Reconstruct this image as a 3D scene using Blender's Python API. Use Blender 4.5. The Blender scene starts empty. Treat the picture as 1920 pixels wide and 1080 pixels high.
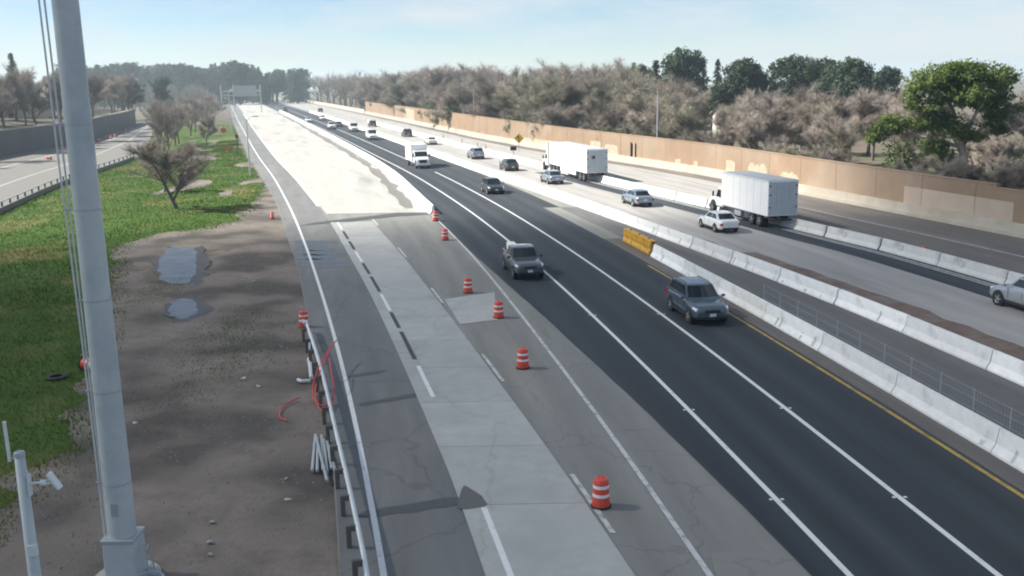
import bpy, bmesh, math, random
import numpy as np
from mathutils import Vector, Matrix
random.seed(7)
R = math.radians
sc = bpy.context.scene
col = sc.collection

# ------------------------------------------------------------------ camera
CAM_H = 11.8
cd = bpy.data.cameras.new('camera'); cam = bpy.data.objects.new('camera', cd); col.objects.link(cam)
cd.sensor_width = 36.0; cd.lens = 36.0 * 1840 / 1920; cd.clip_start = 0.1; cd.clip_end = 6000
_p, _r = math.atan((540 - 150) / 1840.0), 0.018
r0 = Vector((1, 0, 0)); u0 = Vector((0, math.sin(_p), math.cos(_p)))
rt = r0 * math.cos(_r) - u0 * math.sin(_r); up = r0 * math.sin(_r) + u0 * math.cos(_r); bk = rt.cross(up)
cam.matrix_world = Matrix(((rt.x, up.x, bk.x, 0), (rt.y, up.y, bk.y, 0), (rt.z, up.z, bk.z, CAM_H), (0, 0, 0, 1)))
sc.camera = cam
sc.cycles.filter_width = 2.0

# ------------------------------------------------------------------ world, sun, exposure
SUN_EL = R(42); SUN_AZ = math.atan2(-1.0, 0.14)          # azimuth measured from +Y towards +X
w = bpy.data.worlds.new('World'); sc.world = w; w.use_nodes = True
nt = w.node_tree; N = nt.nodes; N.clear()
out = N.new('ShaderNodeOutputWorld'); bg = N.new('ShaderNodeBackground'); bg.inputs['Strength'].default_value = 0.054
sky = N.new('ShaderNodeTexSky'); sky.sky_type = 'NISHITA'; sky.sun_disc = False
sky.sun_elevation = SUN_EL; sky.sun_rotation = SUN_AZ; sky.air_density = 0.8; sky.dust_density = 0.0; sky.ozone_density = 3.5
tc = N.new('ShaderNodeTexCoord'); mp = N.new('ShaderNodeMapping'); mp.inputs['Scale'].default_value = (2.2, 2.2, 9.0)
nz = N.new('ShaderNodeTexNoise'); nz.inputs['Scale'].default_value = 1.6; nz.inputs['Detail'].default_value = 7; nz.inputs['Roughness'].default_value = .62
rp = N.new('ShaderNodeValToRGB'); rp.color_ramp.elements[0].position = .43; rp.color_ramp.elements[1].position = .62
mx = N.new('ShaderNodeMix'); mx.data_type = 'RGBA'; mx.inputs['B'].default_value = (6.0, 6.5, 6.8, 1)
mu = N.new('ShaderNodeMath'); mu.operation = 'MULTIPLY'; mu.inputs[1].default_value = .85
L_ = nt.links.new
L_(tc.outputs['Generated'], mp.inputs['Vector']); L_(mp.outputs['Vector'], nz.inputs['Vector']); L_(nz.outputs['Fac'], rp.inputs['Fac'])
L_(rp.outputs['Color'], mu.inputs[0]); L_(mu.outputs[0], mx.inputs['Factor']); L_(sky.outputs['Color'], mx.inputs['A'])
L_(mx.outputs['Result'], bg.inputs['Color']); L_(bg.outputs[0], out.inputs['Surface'])
sd = bpy.data.lights.new('sun', 'SUN'); sd.energy = 4.6; sd.angle = R(0.55); sd.color = (1, .94, .84)
sun = bpy.data.objects.new('sun', sd); col.objects.link(sun)
sdir = Vector((math.sin(SUN_AZ) * math.cos(SUN_EL), math.cos(SUN_AZ) * math.cos(SUN_EL), math.sin(SUN_EL)))
sun.rotation_euler = sdir.to_track_quat('Z', 'Y').to_euler(); sun.location = sdir * 300
vs = sc.view_settings; vs.view_transform = 'Standard'; vs.look = 'None'; vs.exposure = 1.3; vs.gamma = 1.0; vs.use_curve_mapping = False

# ------------------------------------------------------------------ materials
MATS = {}
def mat(name, color, rough=.8, metal=0, spec=.5, var=0.0, scale=3.0, bump=0.0, bscale=40.0, col2=None, blotch=None, objvar=0.0, emit=None, coat=0.0, trans=0.0, stretch=None, detail=6, tracks=None, cracks=None):
    """principled surface; var = value variation of a noise, col2/blotch = second colour in patches, objvar = per-object variation"""
    if name in MATS: return MATS[name]
    m = bpy.data.materials.new(name); m.use_nodes = True; MATS[name] = m
    t = m.node_tree; n = t.nodes; l = t.links.new
    b = n['Principled BSDF']; b.inputs['Roughness'].default_value = rough; b.inputs['Metallic'].default_value = metal
    b.inputs['Specular IOR Level'].default_value = spec; b.inputs['Coat Weight'].default_value = coat
    if coat: b.inputs['Coat Roughness'].default_value = .05
    c4 = (*color, 1); b.inputs['Base Color'].default_value = c4
    src = None
    tcn = n.new('ShaderNodeTexCoord'); vec = tcn.outputs['Object']
    if stretch:
        mpn = n.new('ShaderNodeMapping'); mpn.inputs['Scale'].default_value = stretch; l(tcn.outputs['UV'], mpn.inputs['Vector']); vec = mpn.outputs['Vector']
    if col2 is not None:
        bs, lo, hi = blotch
        q = n.new('ShaderNodeTexNoise'); q.inputs['Scale'].default_value = bs; q.inputs['Detail'].default_value = 5; q.inputs['Roughness'].default_value = .6; l(vec, q.inputs['Vector'])
        mr = n.new('ShaderNodeMapRange'); mr.inputs['From Min'].default_value = lo; mr.inputs['From Max'].default_value = hi; l(q.outputs['Fac'], mr.inputs['Value'])
        x = n.new('ShaderNodeMix'); x.data_type = 'RGBA'; x.inputs['A'].default_value = c4; x.inputs['B'].default_value = (*col2, 1); l(mr.outputs['Result'], x.inputs['Factor']); src = x.outputs['Result']
    if var or objvar:
        hs = n.new('ShaderNodeHueSaturation'); hs.inputs['Color'].default_value = c4
        if src: l(src, hs.inputs['Color'])
        acc = None
        if var:
            q = n.new('ShaderNodeTexNoise'); q.inputs['Scale'].default_value = scale; q.inputs['Detail'].default_value = detail; q.inputs['Roughness'].default_value = .65; l(vec, q.inputs['Vector'])
            mr = n.new('ShaderNodeMapRange'); mr.inputs['From Min'].default_value = .25; mr.inputs['From Max'].default_value = .75
            mr.inputs['To Min'].default_value = 1 - var; mr.inputs['To Max'].default_value = 1 + var; l(q.outputs['Fac'], mr.inputs['Value']); acc = mr.outputs['Result']
        if objvar:
            oi = n.new('ShaderNodeObjectInfo'); mr = n.new('ShaderNodeMapRange'); mr.inputs['To Min'].default_value = 1 - objvar; mr.inputs['To Max'].default_value = 1 + objvar; l(oi.outputs['Random'], mr.inputs['Value'])
            if acc:
                mm = n.new('ShaderNodeMath'); mm.operation = 'MULTIPLY'; l(acc, mm.inputs[0]); l(mr.outputs['Result'], mm.inputs[1]); acc = mm.outputs[0]
            else: acc = mr.outputs['Result']
        l(acc, hs.inputs['Value']); src = hs.outputs['Color']
    def times(col_in, fac):
        x = n.new('ShaderNodeMix'); x.data_type = 'RGBA'; x.blend_type = 'MULTIPLY'; x.inputs['Factor'].default_value = 1
        if col_in: l(col_in, x.inputs['A'])
        else: x.inputs['A'].default_value = c4
        l(fac, x.inputs['B']); return x.outputs['Result']
    if tracks:      # wheel paths and oil drip along the lanes
        sp = n.new('ShaderNodeSeparateXYZ'); l(tcn.outputs['UV'], sp.inputs[0]); m1 = n.new('ShaderNodeMath'); m1.operation = 'MULTIPLY'; m1.inputs[1].default_value = 2 * math.pi / tracks[0]; l(sp.outputs[0], m1.inputs[0])
        m2 = n.new('ShaderNodeMath'); m2.operation = 'COSINE'; l(m1.outputs[0], m2.inputs[0]); mr = n.new('ShaderNodeMapRange'); mr.inputs['From Min'].default_value = -1; mr.inputs['To Min'].default_value = 1 - tracks[1]; mr.inputs['To Max'].default_value = 1 + tracks[1]; l(m2.outputs[0], mr.inputs['Value'])
        src = times(src, mr.outputs['Result'])
    if cracks:
        q = n.new('ShaderNodeTexNoise'); q.inputs['Scale'].default_value = 1.3; q.inputs['Detail'].default_value = 4; l(tcn.outputs['Object'], q.inputs['Vector'])
        mv = n.new('ShaderNodeVectorMath'); mv.operation = 'ADD'; l(tcn.outputs['Object'], mv.inputs[0]); l(q.outputs['Color'], mv.inputs[1])
        vo = n.new('ShaderNodeTexVoronoi'); vo.feature = 'DISTANCE_TO_EDGE'; vo.inputs['Scale'].default_value = cracks[0]; l(mv.outputs[0], vo.inputs['Vector'])
        mr = n.new('ShaderNodeMapRange'); mr.inputs['From Max'].default_value = cracks[1]; mr.inputs['To Min'].default_value = cracks[2]; l(vo.outputs['Distance'], mr.inputs['Value'])
        src = times(src, mr.outputs['Result'])
    if src: l(src, b.inputs['Base Color'])
    if bump:
        q = n.new('ShaderNodeTexNoise'); q.inputs['Scale'].default_value = bscale; q.inputs['Detail'].default_value = 4; l(tcn.outputs['Object'], q.inputs['Vector'])
        bm_ = n.new('ShaderNodeBump'); bm_.inputs['Strength'].default_value = bump; bm_.inputs['Distance'].default_value = .03; l(q.outputs['Fac'], bm_.inputs['Height']); l(bm_.outputs['Normal'], b.inputs['Normal'])
    if emit: b.inputs['Emission Color'].default_value = (*emit[0], 1); b.inputs['Emission Strength'].default_value = emit[1]
    if trans:   # thin leaf: part of the light passes through
        tr = n.new('ShaderNodeBsdfTranslucent'); ms = n.new('ShaderNodeMixShader'); ms.inputs[0].default_value = trans
        tr.inputs['Color'].default_value = c4
        if src: l(src, tr.inputs['Color'])
        o = n['Material Output']; l(b.outputs[0], ms.inputs[1]); l(tr.outputs[0], ms.inputs[2]); l(ms.outputs[0], o.inputs['Surface'])
    return m

M_dirt   = mat('dirt', (.19, .165, .143), .95, spec=.2, var=.32, scale=.8, bump=.9, bscale=7, col2=(.085, .077, .069), blotch=(.2, .46, .58))
M_ground = mat('ground_soil', (.115, .095, .07), .95, var=.3, scale=.3, col2=(.07, .09, .03), blotch=(.05, .5, .65))
M_grass  = mat('grass_turf', (.052, .095, .02), .95, spec=.1, var=.28, scale=.5, bump=.5, bscale=9, col2=(.125, .125, .045), blotch=(.12, .52, .66))
M_blade  = mat('grass_blade', (.08, .14, .026), .9, spec=.1, var=.3, scale=.4, trans=.35, col2=(.165, .165, .055), blotch=(.12, .52, .66))
M_oldasp = mat('old_asphalt', (.20, .203, .192), .85, var=.18, scale=1.0, bump=.25, bscale=60, stretch=(1.2, .12, 1), col2=(.25, .24, .21), blotch=(.35, .5, .75), tracks=(1.75, .05), cracks=(.16, .009, .8))
M_shasp  = mat('shoulder_asphalt', (.145, .15, .15), .82, var=.2, scale=1.1, bump=.25, bscale=60, stretch=(1, .15, 1), col2=(.185, .184, .176), blotch=(.3, .48, .7), cracks=(.12, .009, .76))
M_newasp = mat('fresh_asphalt', (.034, .042, .051), .8, spec=.3, var=.17, scale=.9, bump=.2, bscale=70, stretch=(1.4, .06, 1), col2=(.048, .055, .062), blotch=(.5, .48, .7), tracks=(1.75, .13))
M_duasp  = mat('dusty_asphalt', (.125, .117, .11), .85, var=.22, scale=1.0, bump=.25, bscale=60, stretch=(1, .1, 1), col2=(.17, .15, .125), blotch=(.5, .5, .72), cracks=(.2, .009, .82))
M_closed = mat('worn_asphalt', (.115, .115, .115), .82, var=.22, scale=1.0, bump=.25, bscale=60, stretch=(1, .1, 1), col2=(.16, .15, .14), blotch=(.4, .5, .72), cracks=(.2, .009, .8))
M_slab   = mat('concrete_slab', (.375, .385, .375), .8, var=.13, scale=1.6, bump=.2, bscale=50, objvar=.06, col2=(.30, .31, .30), blotch=(.4, .48, .75), cracks=(.09, .006, .84))
M_newcon = mat('fresh_concrete', (.37, .365, .345), .85, var=.12, scale=.8, stretch=(.8, .10, 1), col2=(.23, .23, .22), blotch=(.30, .53, .70))
M_wbcon  = mat('worn_concrete', (.32, .312, .30), .85, var=.16, scale=1.0, bump=.2, bscale=50, stretch=(1, .1, 1), col2=(.25, .245, .24), blotch=(.4, .5, .72), tracks=(1.8, .06))
M_ramp   = mat('ramp_concrete', (.15, .146, .138), .85, var=.12, scale=.7)
M_rust   = mat('rusty_dirt', (.15, .105, .084), .95, var=.3, scale=1.2, bump=.7, bscale=9, col2=(.19, .165, .145), blotch=(.5, .48, .65))
M_paint  = mat('road_paint', (.68, .69, .69), .6, var=.10, scale=7, col2=(.40, .41, .41), blotch=(3.0, .58, .72))
M_worn   = mat('worn_paint', (.52, .53, .53), .7, var=.15, scale=7, col2=(.25, .26, .26), blotch=(3.0, .47, .66))
M_yel    = mat('yellow_paint', (.42, .29, .05), .65, var=.18, scale=5, col2=(.16, .13, .07), blotch=(1.5, .45, .7))
M_black  = mat('black_contrast', (.035, .037, .042), .6, var=.2, scale=4)
M_tar    = mat('tar', (.07, .071, .072), .6, var=.25, scale=4)
M_rail   = mat('barrier_concrete', (.80, .81, .79), .8, var=.12, scale=2.6, bump=.2, bscale=18, objvar=.15, col2=(.46, .47, .46), blotch=(1.3, .55, .78))
M_rail2  = mat('barrier_concrete_grey', (.60, .61, .59), .8, var=.14, scale=1.6, bump=.2, bscale=18, objvar=.07, col2=(.30, .31, .30), blotch=(1.1, .52, .75))
M_scuff  = mat('barrier_scuff', (.50, .51, .50), .85, var=.3, scale=6)
M_wall   = mat('tan_block', (.262, .188, .13), .92, spec=.2, var=.14, scale=.35, bump=.25, bscale=9, col2=(.285, .22, .165), blotch=(.08, .45, .62))
M_wallb  = mat('wall_barrier', (.42, .39, .33), .85, var=.18, scale=.5, col2=(.30, .26, .21), blotch=(.12, .5, .7))
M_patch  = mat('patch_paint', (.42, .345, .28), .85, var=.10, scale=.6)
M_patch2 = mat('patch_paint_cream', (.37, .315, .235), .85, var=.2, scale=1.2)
M_retain = mat('retaining_concrete', (.115, .12, .125), .9, var=.25, scale=.25)
M_galv   = mat('galvanised', (.42, .45, .47), .5, .3, var=.12, scale=1.4, bump=.03, bscale=20)
M_pole   = mat('pole_galvanised', (.52, .56, .56), .55, .1, var=.09, scale=1.2, col2=(.42, .47, .49), blotch=(.8, .45, .65))
M_darkst = mat('dark_steel', (.05, .055, .06), .5, .5)
M_wood   = mat('dark_timber', (.12, .108, .098), .9, var=.25, scale=6)
M_orange = mat('drum_orange', (.66, .075, .045), .45, var=.10, scale=6, objvar=.08)
M_band   = mat('reflective_white', (.78, .76, .74), .4, var=.06, scale=8)
M_rubber = mat('rubber', (.022, .022, .022), .85, var=.2, scale=8)
M_redcab = mat('red_cable', (.62, .06, .05), .5)
M_pvc    = mat('white_pipe', (.62, .64, .64), .45, var=.1, scale=4)
M_gpipe  = mat('grey_pipe', (.38, .42, .43), .45, var=.12, scale=4, objvar=.12)
M_ypl    = mat('yellow_plastic', (.66, .36, .03), .5, var=.10, scale=2.2, col2=(.50, .26, .03), blotch=(1.2, .5, .7))
M_water  = mat('puddle_water', (.12, .15, .185), .42, spec=.35, var=.4, scale=.9, bump=.1, bscale=3)
M_mud    = mat('wet_mud', (.065, .062, .060), .6, var=.3, scale=1.2, bump=.6, bscale=6)
M_wet    = mat('wet_asphalt', (.06, .065, .07), .36, spec=.5, bump=.3, bscale=3, var=.2, scale=1.5)
M_glass  = mat('car_glass', (.012, .016, .02), .06, spec=.6)
M_tyre   = mat('tyre', (.018, .018, .018), .8)
M_rim    = mat('alloy', (.45, .46, .48), .3, .7)
M_lamp   = mat('headlamp', (.75, .77, .8), .1, .2)
M_red    = mat('tail_lamp', (.35, .015, .012), .2)
M_trim   = mat('black_trim', (.02, .02, .022), .55)
M_plate  = mat('licence_plate', (.65, .66, .68), .5)
M_box    = mat('box_white', (.82, .83, .82), .4, var=.05, scale=1.0)
M_boxs   = mat('box_roof_grey', (.42, .44, .46), .5, var=.1, scale=1.0)
M_trailr = mat('trailer_rear_grey', (.50, .54, .56), .4, var=.12, scale=1.3)
M_bark   = mat('bark_grey', (.13, .112, .098), .95, var=.25, scale=3)
M_barkp  = mat('bark_pale', (.36, .33, .29), .9, var=.2, scale=2, col2=(.2, .18, .15), blotch=(.8, .5, .65))
M_twig   = mat('twig', (.325, .285, .252), .95, spec=.1, var=.3, scale=.35, objvar=.32)
M_twigg  = mat('twig_greenish', (.30, .28, .22), .95, spec=.1, var=.3, scale=.35, objvar=.3)
M_leafb  = mat('leaf_bright', (.145, .20, .055), .75, spec=.2, var=.32, scale=.6, trans=.38, col2=(.08, .118, .038), blotch=(.4, .47, .66))
M_leafd  = mat('leaf_dark', (.032, .058, .026), .75, var=.3, scale=.6, trans=.2, objvar=.2)
M_leafs  = mat('leaf_shrub', (.10, .13, .05), .75, var=.3, scale=.6, trans=.25, objvar=.2)
M_house  = mat('house_white', (.72, .71, .68), .8, var=.05, scale=.6)
M_houseb = mat('house_beige', (.5, .44, .36), .8, var=.06, scale=.6)
M_roof   = mat('roof_grey', (.20, .19, .185), .85, var=.15, scale=1.0)
M_redw   = mat('shed_red', (.30, .07, .06), .8, var=.1, scale=1.0)
M_signy  = mat('sign_yellow', (.62, .40, .03), .5)
M_signb  = mat('sign_back', (.36, .38, .39), .5, .3, var=.08, scale=1)
M_litter = mat('litter_pale', (.42, .43, .43), .8, var=.2, scale=9, objvar=.3)
M_off    = mat('sensor_white', (.66, .70, .69), .45, var=.05, scale=6)
M_rock   = mat('stone', (.3, .29, .27), .9, var=.2, scale=5, objvar=.3)
def paint(name, c, metal=.25, rough=.3): return mat('paint_' + name, c, rough, metal, coat=.7)

# ------------------------------------------------------------------ mesh helpers
class MB:
    def __init__(s): s.v = []; s.f = []; s.m = []
    def add(s, vs, fs, mi=0):
        o = len(s.v); s.v += [tuple(v) for v in vs]; s.f += [tuple(i + o for i in f) for f in fs]; s.m += [mi] * len(fs); return s
    def box(s, c, d, rz=0, mi=0, mtx=None):
        x, y, z = (k / 2 for k in d); P = [Vector((sx * x, sy * y, sz * z)) for sz in (-1, 1) for sy in (-1, 1) for sx in (-1, 1)]
        q = Matrix.Rotation(rz, 3, 'Z') if mtx is None else mtx
        P = [q @ p + Vector(c) for p in P]
        return s.add(P, [(0, 2, 3, 1), (4, 5, 7, 6), (0, 1, 5, 4), (2, 6, 7, 3), (0, 4, 6, 2), (1, 3, 7, 5)], mi)
    def hexa(s, P, mi=0):      # eight points: bottom ring of four (ccw), top ring of four
        return s.add(P, [(3, 2, 1, 0), (4, 5, 6, 7), (0, 1, 5, 4), (1, 2, 6, 5), (2, 3, 7, 6), (3, 0, 4, 7)], mi)
    def tube(s, pts, rad, n=6, mi=0, cap=True):
        pts = [Vector(p) for p in pts]; k = len(pts); rad = rad if isinstance(rad, (list, tuple)) else [rad] * k
        t0 = (pts[1] - pts[0]).normalized(); a = t0.orthogonal().normalized(); o = []
        for i in range(k):
            t = (pts[min(i + 1, k - 1)] - pts[max(i - 1, 0)]).normalized()
            a = (a - t * a.dot(t)); a = a.normalized() if a.length > 1e-6 else t.orthogonal().normalized(); b = t.cross(a)
            o += [pts[i] + (a * math.cos(2 * math.pi * j / n) + b * math.sin(2 * math.pi * j / n)) * rad[i] for j in range(n)]
        f = [(i * n + j, i * n + (j + 1) % n, (i + 1) * n + (j + 1) % n, (i + 1) * n + j) for i in range(k - 1) for j in range(n)]
        if cap: f += [tuple(range(n - 1, -1, -1)), tuple((k - 1) * n + j for j in range(n))]
        return s.add(o, f, mi)
    def lathe(s, prof, n=20, c=(0, 0, 0), axis='Z', mi=0, flip=1):
        o = []; c = Vector(c)
        for r, h in prof:
            for j in range(n):
                a = 2 * math.pi * j / n
                p = Vector((r * math.cos(a), r * math.sin(a), h)) if axis == 'Z' else Vector((h * flip, r * math.cos(a), r * math.sin(a)))
                o.append(p + c)
        f = [(i * n + j, i * n + (j + 1) % n, (i + 1) * n + (j + 1) % n, (i + 1) * n + j) for i in range(len(prof) - 1) for j in range(n)]
        f += [tuple(range(n - 1, -1, -1)), tuple((len(prof) - 1) * n + j for j in range(n))]
        return s.add(o, f, mi)
    def prism(s, poly, axis, a, b, mi=0):   # poly of 2-D points extruded along an axis
        def P(p, h): return {'X': (h, p[0], p[1]), 'Y': (p[0], h, p[1]), 'Z': (p[0], p[1], h)}[axis]
        n = len(poly); vs = [P(p, a) for p in poly] + [P(p, b) for p in poly]
        return s.add(vs, [tuple(range(n - 1, -1, -1)), tuple(range(n, 2 * n))] + [(i, (i + 1) % n, n + (i + 1) % n, n + i) for i in range(n)], mi)
    def mesh(s, name, mats, smooth=False):
        me = bpy.data.meshes.new(name); me.from_pydata(s.v, [], s.f)
        for m in (mats if isinstance(mats, (list, tuple)) else [mats]): me.materials.append(m)
        if len(set(s.m)) > 1: me.polygons.foreach_set('material_index', s.m)
        me.update()
        b = bmesh.new(); b.from_mesh(me); bmesh.ops.recalc_face_normals(b, faces=b.faces); b.to_mesh(me); b.free()
        if smooth: me.polygons.foreach_set('use_smooth', [True] * len(me.polygons))
        return me
    def build(s, name, mats, parent=None, smooth=False, loc=None, bevel=0, auto=False):
        o = bpy.data.objects.new(name, s.mesh(name, mats, smooth or auto)); col.objects.link(o)
        if parent: o.parent = parent
        if loc: o.location = loc
        if auto:
            for e in o.data.edges: pass
            o.data.set_sharp_from_angle(angle=R(35))
        if bevel:
            b = o.modifiers.new('bevel', 'BEVEL'); b.width = bevel; b.segments = 2; b.limit_method = 'ANGLE'
        return o
def tag(o, label=None, cat=None, group=None, kind=None):
    if label: o['label'] = label
    if cat: o['category'] = cat
    if group: o['group'] = group
    if kind: o['kind'] = kind
    return o
def empty(name, loc=(0, 0, 0), rz=0):
    o = bpy.data.objects.new(name, None); o.empty_display_size = .3; o.location = loc; o.rotation_euler = (0, 0, rz); col.objects.link(o); return o
def obj(name, me, parent=None, loc=None, rz=None):
    o = bpy.data.objects.new(name, me); col.objects.link(o)
    if parent: o.parent = parent
    if loc is not None: o.location = loc
    if rz is not None: o.rotation_euler = (0, 0, rz)
    return o
def copy_tree(o, parent=None):
    c = o.copy(); col.objects.link(c)
    if parent: c.parent = parent; c.matrix_parent_inverse = o.matrix_parent_inverse
    for ch in o.children: copy_tree(ch, c)
    return c

# ------------------------------------------------------------------ alignment of the freeway
def curve(kn):
    X = np.array([k[0] for k in kn], float); Yv = np.array([k[1] for k in kn], float)
    h = np.diff(X); d = np.diff(Yv) / h; m = np.zeros(len(X)); m[0] = d[0]; m[-1] = d[-1]
    for i in range(1, len(X) - 1):
        m[i] = 0 if d[i - 1] * d[i] <= 0 else (h[i - 1] + h[i]) / (h[i] / d[i - 1] + h[i - 1] / d[i])
    def f(x):
        x = min(max(x, X[0]), X[-1]); i = min(max(int(np.searchsorted(X, x) - 1), 0), len(h) - 1)
        t = (x - X[i]) / h[i]; t2 = t * t; t3 = t2 * t
        return float((2*t3 - 3*t2 + 1) * Yv[i] + (t3 - 2*t2 + t) * h[i] * m[i] + (-2*t3 + 3*t2) * Yv[i+1] + (t3 - t2) * h[i] * m[i+1])
    return f
AX = curve([(-30, 14.1), (0, 10.75), (21.6, 8.0), (38.4, 5.65), (62, 1.8), (81.8, -2.0), (115.6, -9.6), (167.6, -23.3), (275.6, -52.8), (347, -72.8), (440, -99), (600, -145), (1000, -261)])
OFF = {
 'E': [(-30, -10.6), (22, -12.3), (40, -13.6), (50, -14.6), (63, -15.6), (78, -16.8), (95, -17.8), (133, -19.8), (211, -22), (437, -24), (1000, -24)],
 'L': [(-30, -8.6), (22, -11.2), (31, -11.9), (40, -12.65), (50, -13.5), (63, -14.55), (78, -15.6), (95, -16.6), (133, -18.3), (211, -20.3), (437, -22), (1000, -22)],
 'M': [(-30, -6.6), (22, -8.75), (26.4, -9.0), (34, -9.6), (43, -10.3), (55, -11.2), (70, -12.3), (84, -13.1), (110, -14.6), (163, -16.6), (340, -18.4), (1000, -18.6)],
 'N': [(-30, -3), (21.8, -5.1), (28, -5.55), (38.4, -6.4), (56, -7.7), (67, -8.4), (86, -9.5), (110, -10.4), (200, -12)],
 'A': [(-30, -3.2), (27, -3.35), (46, -3.55), (75, -3.7), (97, -3.9), (110, -4)],
 'D': [(-30, .4), (21.6, -.9), (45.4, -2.3), (68, -3.5), (92, -4.0), (130, -2.8), (160, -2.4), (1000, -2.4)],
 'K0': [(80, -3.7), (92, -3.6), (130, -2.7), (160, -2.3), (1000, -2.3)],
 'K2': [(-30, 8.3), (28, 8.35), (48, 8.35), (72, 8.5)],
 'K1': [(-30, 14.2), (38, 13.7), (46, 13.5), (55, 13.0), (72, 11.9), (85, 11.2), (105, 10.2), (135, 9.3), (170, 9.2), (400, 9.6), (1000, 9.6)],
 'K3': [(-30, 26), (50, 24.9), (64, 24.4), (72.5, 23.5), (89, 22), (108, 20.3), (151, 18.2), (250, 17.4), (1000, 17.2)],
 'W':  [(-30, 42), (50, 38), (70, 36.7), (86, 35.7), (98, 35.2), (118, 34.6), (145, 32), (180, 29.2), (214, 28), (373, 28.3), (1000, 28)],
}
OFF = {k: curve(v) for k, v in OFF.items()}
def ox(name, Y, d=0): return AX(Y) + (OFF[name](Y) if isinstance(name, str) else name) + d / ch(Y)
def slope(Y, name=None):
    f = AX if name is None else (lambda q: ox(name, q)); return (f(Y + .5) - f(Y - .5))
def ch(Y): return 1 / math.sqrt(1 + slope(Y) ** 2)
def ysamples(y0, y1):
    o = [y0]; y = y0
    while y < y1:
        y += max(1.5, min(12, abs(y) * .035)); o.append(min(y, y1))
    return o
def strip(name, a, b, y0, y1, z, m, parent=None, kind=None, da=0, db=0, jit=0, cols=1, thick=0):
    """a ribbon of pavement between two offset lines; u = metres across, v = metres along"""
    ys = ysamples(y0, y1); me = bpy.data.meshes.new(name); V = []; F = []; U = []
    for y in ys:
        xa, xb = ox(a, y, da) + random.uniform(-jit, jit), ox(b, y, db) + random.uniform(-jit, jit)
        for c in range(cols + 1):
            x = xa + (xb - xa) * c / cols; V.append((x, y, z)); U.append((x - AX(y), y))
    n = cols + 1
    for i in range(len(ys) - 1):
        for c in range(cols): F.append((i*n + c, i*n + c + 1, (i+1)*n + c + 1, (i+1)*n + c))
    me.from_pydata(V, [], F); uv = me.uv_layers.new(name='UVMap')
    for lp in me.loops: uv.data[lp.index].uv = U[lp.vertex_index]
    me.materials.append(m); o = bpy.data.objects.new(name, me); col.objects.link(o)
    if parent: o.parent = parent
    if kind: o['kind'] = kind
    return o

# ------------------------------------------------------------------ ground and carriageways
gm = MB(); gs = 1500
gm.add([(-gs, -gs, -.12), (gs, -gs, -.12), (gs, gs, -.12), (-gs, gs, -.12)], [(0, 1, 2, 3)])
tag(gm.build('ground', M_ground), kind='structure')

def noise2(x, y, s=1.0, seed=0):
    from mathutils import noise as nn
    return nn.noise(Vector((x * s + seed, y * s - seed, seed * .37)))
def sheet(name, inside, x0, x1, y0, y1, step, zf, m):
    """a grid of ground cut to the cells for which inside() holds"""
    nx = int((x1 - x0) / step) + 1; ny = int((y1 - y0) / step) + 1; idx = {}; V = []; F = []
    def vid(i, j):
        if (i, j) not in idx:
            x = x0 + i * step + .35 * step * noise2(i, j, 1.7, 3); y = y0 + j * step + .35 * step * noise2(i, j, 1.7, 9)
            idx[(i, j)] = len(V); V.append((x, y, zf(x, y)))
        return idx[(i, j)]
    for i in range(nx):
        for j in range(ny):
            if inside(x0 + (i + .5) * step, y0 + (j + .5) * step): F.append((vid(i, j), vid(i+1, j), vid(i+1, j+1), vid(i, j+1)))
    me = bpy.data.meshes.new(name); me.from_pydata(V, [], F); me.materials.append(m)
    me.polygons.foreach_set('use_smooth', [True] * len(F))
    o = bpy.data.objects.new(name, me); col.objects.link(o); return tag(o, kind='structure')
# boundary between turf (left) and trampled dirt (right), as x over y
GB = curve([(10, -14.2), (26, -14.7), (32, -15.3), (36, -16.5), (44, -19.1), (55, -23), (65, -26.5), (74, -29.5), (79.5, -29), (81.5, -26.5), (86, -24.5), (92, -25), (99, -26), (120, -29), (133, -32), (159, -41), (211, -56), (300, -82)])
def is_grass(x, y):
    b = GB(y) + 1.2 * noise2(x, y, .35, 2) + .5 * noise2(x, y, 1.1, 5)
    if x > b + (random.random() ** 3) * 2.2: return False
    if 105 < y < 330 and x > GB(y) - 13:
        return noise2(x * 1.0, y * .35, .22, 8) > -.18
    return True
RE = curve([(20, -30), (60, -41.5), (95, -49.8), (123.6, -56.1), (163, -62.5), (208, -76), (290, -103), (420, -140)])   # right edge of the ramp
def zd(x, y):
    d = x - ox('E', y); r = .05 * (math.exp(-((d + 4.6) / .28) ** 2) + math.exp(-((d + 6.4) / .3) ** 2)) * (.6 + noise2(x, y, .12, 21))
    return -r - .035 + .05 * noise2(x, y, .5, 1) + .03 * noise2(x, y, 1.7, 4) - .11 * max(0, 1 - (((x + 22.4) / 3.8) ** 2 + ((y - 66) / 9.5) ** 2)) - .11 * max(0, 1 - (((x + 18) / 1.8) ** 2 + ((y - 52) / 3.4) ** 2))
sheet('dirt_verge', lambda x, y: x < ox('E', y) + .6 and x > RE(y) - 6, -72, -1, 8, 175, .8, zd, M_dirt)
def zg(x, y): return .045 + .06 * noise2(x, y, .4, 6) + .03 * noise2(x, y, 1.9, 7)
def zg2(x, y):
    b = GB(y) + 1.2 * noise2(x, y, .35, 2) + .5 * noise2(x, y, 1.1, 5)
    if 105 < y < 330 and x > GB(y) - 13: b = min(b, x + 2 * (noise2(x, y * .35, .22, 8) + .18) * 4)
    return zg(x, y) - .24 * min(max((x - b) / 1.6 + .5, 0), 1)
sheet('grass_verge', lambda x, y: x < GB(y) + 3 and x > RE(y) + .4 and x < ox('E', y) - .5, -110, -9, 8, 300, .7, zg2, M_grass)

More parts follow.
